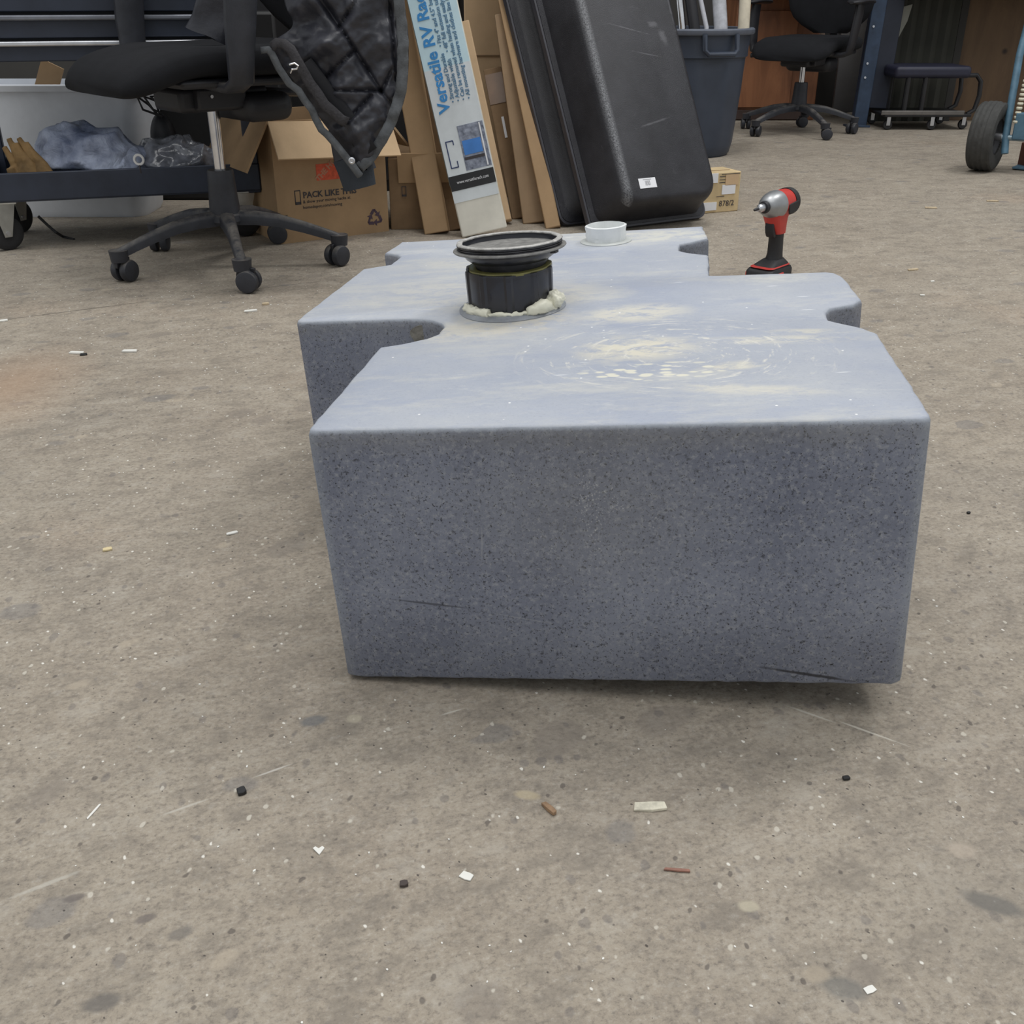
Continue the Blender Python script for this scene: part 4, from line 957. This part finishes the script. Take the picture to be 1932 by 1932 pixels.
MH = Matrix.Translation((0, 0, .188)) @ Matrix.Rotation(PI/2, 4, 'Y')
fin(lathe([(0, -.062), (.018, -.061), (.027, -.055), (.031, -.045), (.032, -.030), (.0325, 0), (.033, .012), (0, .012)], 36, MH), 'motor_housing', red, DR)
fin(lathe([(.0335, -.052), (.0338, -.036), (.0336, -.034), (.031, -.034), (.031, -.052)], 36, MH, closed=True), 'rear_grip_band', blackr, DR)
fin(loft([[Vector((x, y_*1.0, z)) for x, z in ((-.040, .170), (.0, .166), (.004, .190), (-.045, .196))] for y_ in (-.0345, -.0305)]), 'side_panel', blackr, DR, bevel=.002)
fin(loft([[Vector((x, y_*1.0, z)) for x, z in ((-.040, .170), (.0, .166), (.004, .190), (-.045, .196))] for y_ in (.0305, .0345)]), 'side_panel', blackr, DR, bevel=.002)
fin(lathe([(.0, .010), (.034, .010), (.0335, .022), (.031, .036), (.026, .050), (.019, .060), (.013, .064), (0, .064)], 36, MH), 'gear_case', mat('cast_grey_metal', (.36, .37, .38), .38, .7), DR)
fin(lathe([(.0, .062), (.0145, .062), (.0150, .068), (.0135, .074), (0, .074)], 28, MH), 'nose_ring', plastic, DR)
ck = fin(lathe([(.0, .072), (.0095, .072), (.0105, .078), (.0100, .088), (.0070, .091), (.0060, .100), (.0, .100)], 24, MH), 'chuck', steel, DR)
fin(lathe([(.0, .100), (.0036, .100), (.0036, .112), (.002, .116), (0, .116)], 6, MH), 'driver_bit', plastic, ck)

# ---------------------------------------------------------------- hand truck
HT = thing('hand_truck', 'blue hand truck with pneumatic tyre at the right edge of the picture', 'hand truck', Matrix.Translation((2.02, 4.42, 0)))
tyre = mat('worn_tyre_rubber', (.050, .050, .048), .8, var=.25, vs=30, bump=.3)
aW = math.radians(-38)
Mw = Matrix.Translation((-.085, .02, .135)) @ Matrix.Rotation(aW, 4, 'Z') @ Matrix.Rotation(PI/2, 4, 'Y')
def tread(a, z): return -.0022 if (abs(z) < .045 and (int((z+.05)/.011) % 2 == 0)) else 0
prof = [(.070, -.040), (.085, -.046), (.110, -.050), (.124, -.046), (.130, -.040)] + [(.134 - (i-6.5)**2*.00008, -.034+.0052*i) for i in range(14)] + [(.130, .040), (.124, .046), (.110, .050), (.085, .046), (.070, .040)]
def zig(a, z): return -.003 if (abs(z) < .036 and (int((z+.05+.0015*math.sin(40*a))/.0095) % 2 == 0)) else (-.003 if abs(z) >= .036 and abs(z) < .042 and math.sin(44*a) > 0 else 0)
wh = fin(lathe(prof, 96, Mw, ripple=zig, closed=True), 'tyre', tyre, HT, smooth=30)
fin(lathe([(0, -.020), (.050, -.020), (.068, -.034), (.074, -.034), (.074, .034), (.068, .034), (.050, .020), (0, .020)], 36, Mw), 'wheel_rim', mat('dark_rim', (.03, .03, .035), .5), wh)
fin(lathe([(0, -.055), (.016, -.055), (.016, .055), (0, .055)], 16, Mw), 'axle_hub', steel, wh)
wh2 = fin(lathe(prof, 48, Matrix.Translation((.38, -.32, 0)) @ Mw, closed=True), 'tyre', tyre, HT)
tb = mat('teal_blue_paint', (.085, .17, .24), .42, var=.3, vs=20)
ax = Vector((math.cos(aW), math.sin(aW), 0)); c0 = Vector((-.085, .02, .135))
fin(T([c0, c0 + ax*.62], .011, 12), 'axle', mat('pale_blue_steel', (.30, .38, .42), .4, .4), HT)
back = Vector((.14, .15, 0))
for k, off in enumerate((.068, .50)):
    s0 = c0 + ax*off + Vector((0, 0, .0))
    fin(T([s0 + Vector((-.0, -.02, -.06)), s0, s0+Vector((.008, .03, .12)), s0+Vector((.030, .09, .30)), s0+Vector((.075, .16, .48)), s0+Vector((.12, .25, .85))], .0145, 14), 'side_rail', tb, HT)
for z in (.05, .19, .40):
    fin(T([c0+ax*.10+Vector((.01+z*.12, .02+z*.3, z)), c0+ax*.50+Vector((.01+z*.12, .02+z*.3, z))], .010, 10), 'cross_bar', tb, HT)
fin(B((0, 0, 0), (.42, .05, .10), Matrix.Translation(c0 + ax*.31 + Vector((0, .01, .045))) @ Matrix.Rotation(aW, 4, 'Z')), 'axle_plate', tb, HT, bevel=.004)
fin(B((0, 0, 0), (.46, .22, .008), Matrix.Translation(c0 + ax*.31 + Vector((.14, .16, -.127))) @ Matrix.Rotation(aW, 4, 'Z')), 'toe_plate', tb, HT, bevel=.002)
for i in range(12):
    pc = c0 + ax*.092 + Vector((-.002+.0026*i, -.01+.004*i, .062+.0165*i))
    fin(lathe([(0, -.005), (.010, -.005), (.012, 0), (.010, .005), (0, .005)], 12, Matrix.Translation(pc)), 'white_bead', mat('cream_bead', (.66, .63, .50), .5), HT)
t = fin(B((0, 0, .05), (.09, .10, .10), rz(.2, G(1950, 318))), 'wooden_block', mat('red_brown_block', (.11, .04, .025), .7), bevel=.004, loc=G(1950, 318)); tag(t, 'red-brown block on the floor under the hand truck at the right edge', 'block')

# ---------------------------------------------------------------- rolling stool
xs = P(1738, 180, 6.0).x
SM = thing('rolling_stool', 'low black rolling stool with padded top in front of the grey board', 'stool', Matrix.Translation((xs, 6.02, 0)))
dk = mat('black_tube_frame', (.014, .014, .016), .4); nv_ = mat('navy_vinyl', (.018, .019, .038), .5)
fin(B((.0, 0, .285), (.40, .30, .06)), 'padded_seat', nv_, SM, bevel=.02, bseg=4)
fin(B((.0, 0, .075), (.46, .34, .016)), 'tray', dk, SM, bevel=.004)
fin(B((-.03, -.165, .088), (.44, .012, .022)), 'tray_lip', mat('dull_grey_steel', (.16, .15, .14), .45, .5), SM, bevel=.003)
for sy in (-1, 1):
    fin(T([(.16, sy*.13, .27), (.235, sy*.13, .27), (.262, sy*.13, .24), (.268, sy*.13, .17), (.255, sy*.13, .10), (.22, sy*.13, .078)], .012, 10), 'leg', dk, SM)
    fin(T([(-.12, sy*.13, .27), (-.12, sy*.13, .078)], .013, 10), 'leg', dk, SM)
    fin(T([(-.03, sy*.13, .27), (-.03, sy*.13, .078)], .013, 10), 'leg', dk, SM)
for x, y in ((.03, -.15), (.21, -.12), (-.20, -.14), (.18, .13), (-.20, .13)):
    cs = fin(lathe([(0, -.010), (.022, -.010), (.026, 0), (.022, .010), (0, .010)], 20, Matrix.Translation((x, y, .027)) @ Matrix.Rotation(PI/2, 4, 'X')), 'caster', dk, SM)
    fin(B((x, y-.013, .045), (.020, .004, .045)), 'caster_fork', steel, cs, bevel=.001)

# ---------------------------------------------------------------- floor debris
chipw = mat('white_chip', (.78, .77, .72), .7, var=.06); chipt = mat('tan_chip', (.52, .42, .28), .7, var=.2, vs=120); chipd = mat('dark_chip', (.06, .045, .04), .7)
chipr = mat('reddish_wood', (.30, .15, .11), .7, var=.3, vs=90); blackc = mat('black_rubber_crumb', (.012, .012, .013), .5)
def chip(name, label, cat, px, py, lx, ly, h, rot, m, poly=None, group='chips and crumbs on the floor'):
    g = G(px, py); k = 7; pts = poly or [(-.5, -.42), (-.44, .45), (.1, .5), (.46, .42), (.5, -.38), (.05, -.5)]
    bm = prism([(x*lx, y*ly) for x, y in pts], 0.0002, h)
    for v in bm.verts: v.co.z += h*.25*noise.noise(v.co*200+Vector((px, py, 0))) + (h*.6*v.co.x/lx if v.co.z > h*.5 else 0)*.3
    bmesh.ops.recalc_face_normals(bm, faces=bm.faces)
    o = fin(bm, name, m, bevel=h*.15, bseg=1); o.location = g; o.rotation_euler = (0, 0, rot); tag(o, label, cat, group)
chip('wood_chip', 'largest white rectangular chip on the floor in front of the tank', 'chip', 1226, 1524, .030, .011, .003, .03, mat('pale_painted_wood', (.66, .62, .50), .7, var=.25, vs=120))
chip('twig', 'short brown stick just left of the large white chip', 'stick', 1036, 1528, .018, .0055, .004, -.95, mat('brown_stick', (.30, .19, .11), .7, var=.3, vs=120))
chip('wood_splinter', 'thin reddish wooden splinter below the large white chip', 'splinter', 1277, 1643, .022, .0032, .002, -.12, chipr)
chip('paint_flake', 'heart-shaped cream flake on the floor at the lower left', 'flake', 601, 1606, .010, .010, .0012, .1, chipw, [(-.5, .3), (-.3, .5), (0, .25), (.3, .5), (.5, .25), (.1, -.5)])
chip('paint_flake', 'small cream flake left of the reddish splinter, near the bottom centre', 'flake', 880, 1654, .011, .008, .0014, -.5, chipw)
chip('rubber_crumb', 'small black rubber crumb on the floor at the lower left', 'crumb', 456, 1496, .008, .009, .004, .5, blackc)
chip('rubber_crumb', 'small dark crumb left of the cream flake near the bottom centre', 'crumb', 762, 1670, .007, .006, .003, .2, chipd)
chip('white_splinter', 'thin upright white splinter on the floor at the far lower left', 'splinter', 177, 1532, .020, .0022, .001, 1.3, chipw)
chip('white_chip', 'white chip with black end, left one of the pair on the left floor', 'chip', 145, 667, .030, .011, .004, -.12, chipw)
chip('white_chip', 'clean white chip, right one of the pair on the left floor', 'chip', 245, 664, .030, .011, .004, .0, chipw)
chip('rubber_crumb', 'black smudge-like crumb touching the white chip on the left floor', 'crumb', 158, 670, .014, .010, .003, .3, blackc)
chip('white_chip', 'white chip nearest the left corner of the tank', 'chip', 473, 588, .030, .010, .004, .25, chipw)
chip('stone_chip', 'small beige chip just behind the white chip by the tank corner', 'chip', 501, 575, .016, .010, .005, .3, chipt)
chip('white_chip', 'white chip on the floor at the left edge of the picture', 'chip', 6, 606, .020, .012, .003, .4, chipw)
chip('paint_flake', 'curled yellowish flake on the floor left of the tank shadow', 'flake', 203, 1038, .012, .008, .003, .4, mat('yellow_flake', (.70, .58, .34), .7))
chip('wood_chip', 'pale slanted chip in the shadow left of the tank', 'chip', 438, 1007, .016, .006, .002, .5, chipw)
chip('wood_chip', 'pale chip on the right floor below the hand truck wheel', 'chip', 1756, 393, .040, .016, .004, -.1, chipt)
chip('wood_chip', 'pale chip at the far right, under the hand truck', 'chip', 1872, 380, .040, .016, .004, -.1, chipt)
chip('wood_chip', 'beige splinter on the floor right of the tank rear corner', 'chip', 1722, 510, .030, .010, .004, .3, chipt)
chip('white_chip', 'tiny bright chip in front of the beige splinter on the right floor', 'chip', 1759, 532, .010, .006, .003, .1, chipw)
chip('white_chip', 'tiny pale chip nearest the right rear corner of the tank', 'chip', 1740, 558, .011, .008, .003, -.3, chipw)
chip('rubber_crumb', 'black crumb on the floor below the front right corner of the tank', 'crumb', 1596, 1470, .007, .005, .003, .2, blackc)
chip('rubber_crumb', 'tiny black crumb on the right floor beside the tank', 'crumb', 1827, 969, .005, .004, .003, .2, blackc)
chip('paint_flake', 'small pale flake among pebbles at the lower right', 'flake', 1641, 1868, .009, .006, .001, .4, chipw)
g = random.Random(3)
bm = new(); cnt = 0
while cnt < 700:
    x = g.uniform(-1.3, 1.5); y = g.uniform(.45, 2.6)
    if -.32 < x < .50 and .84 < y < 1.80: continue
    r = g.uniform(.0004, .0012)*(1+.3*y); a = g.uniform(0, PI); cnt += 1
    pts = [(r*g.uniform(.7, 1.5)*math.cos(2*PI*k/5), r*.7*math.sin(2*PI*k/5)) for k in range(5)]
    prism(pts, 0.0001, r*.6, rz(a, (x, y, 0)), bm)
t = fin(bm, 'crumbs', chipw, smooth=None); tag(t, 'pale grit and crumbs scattered over the concrete floor', 'grit', kind='stuff')
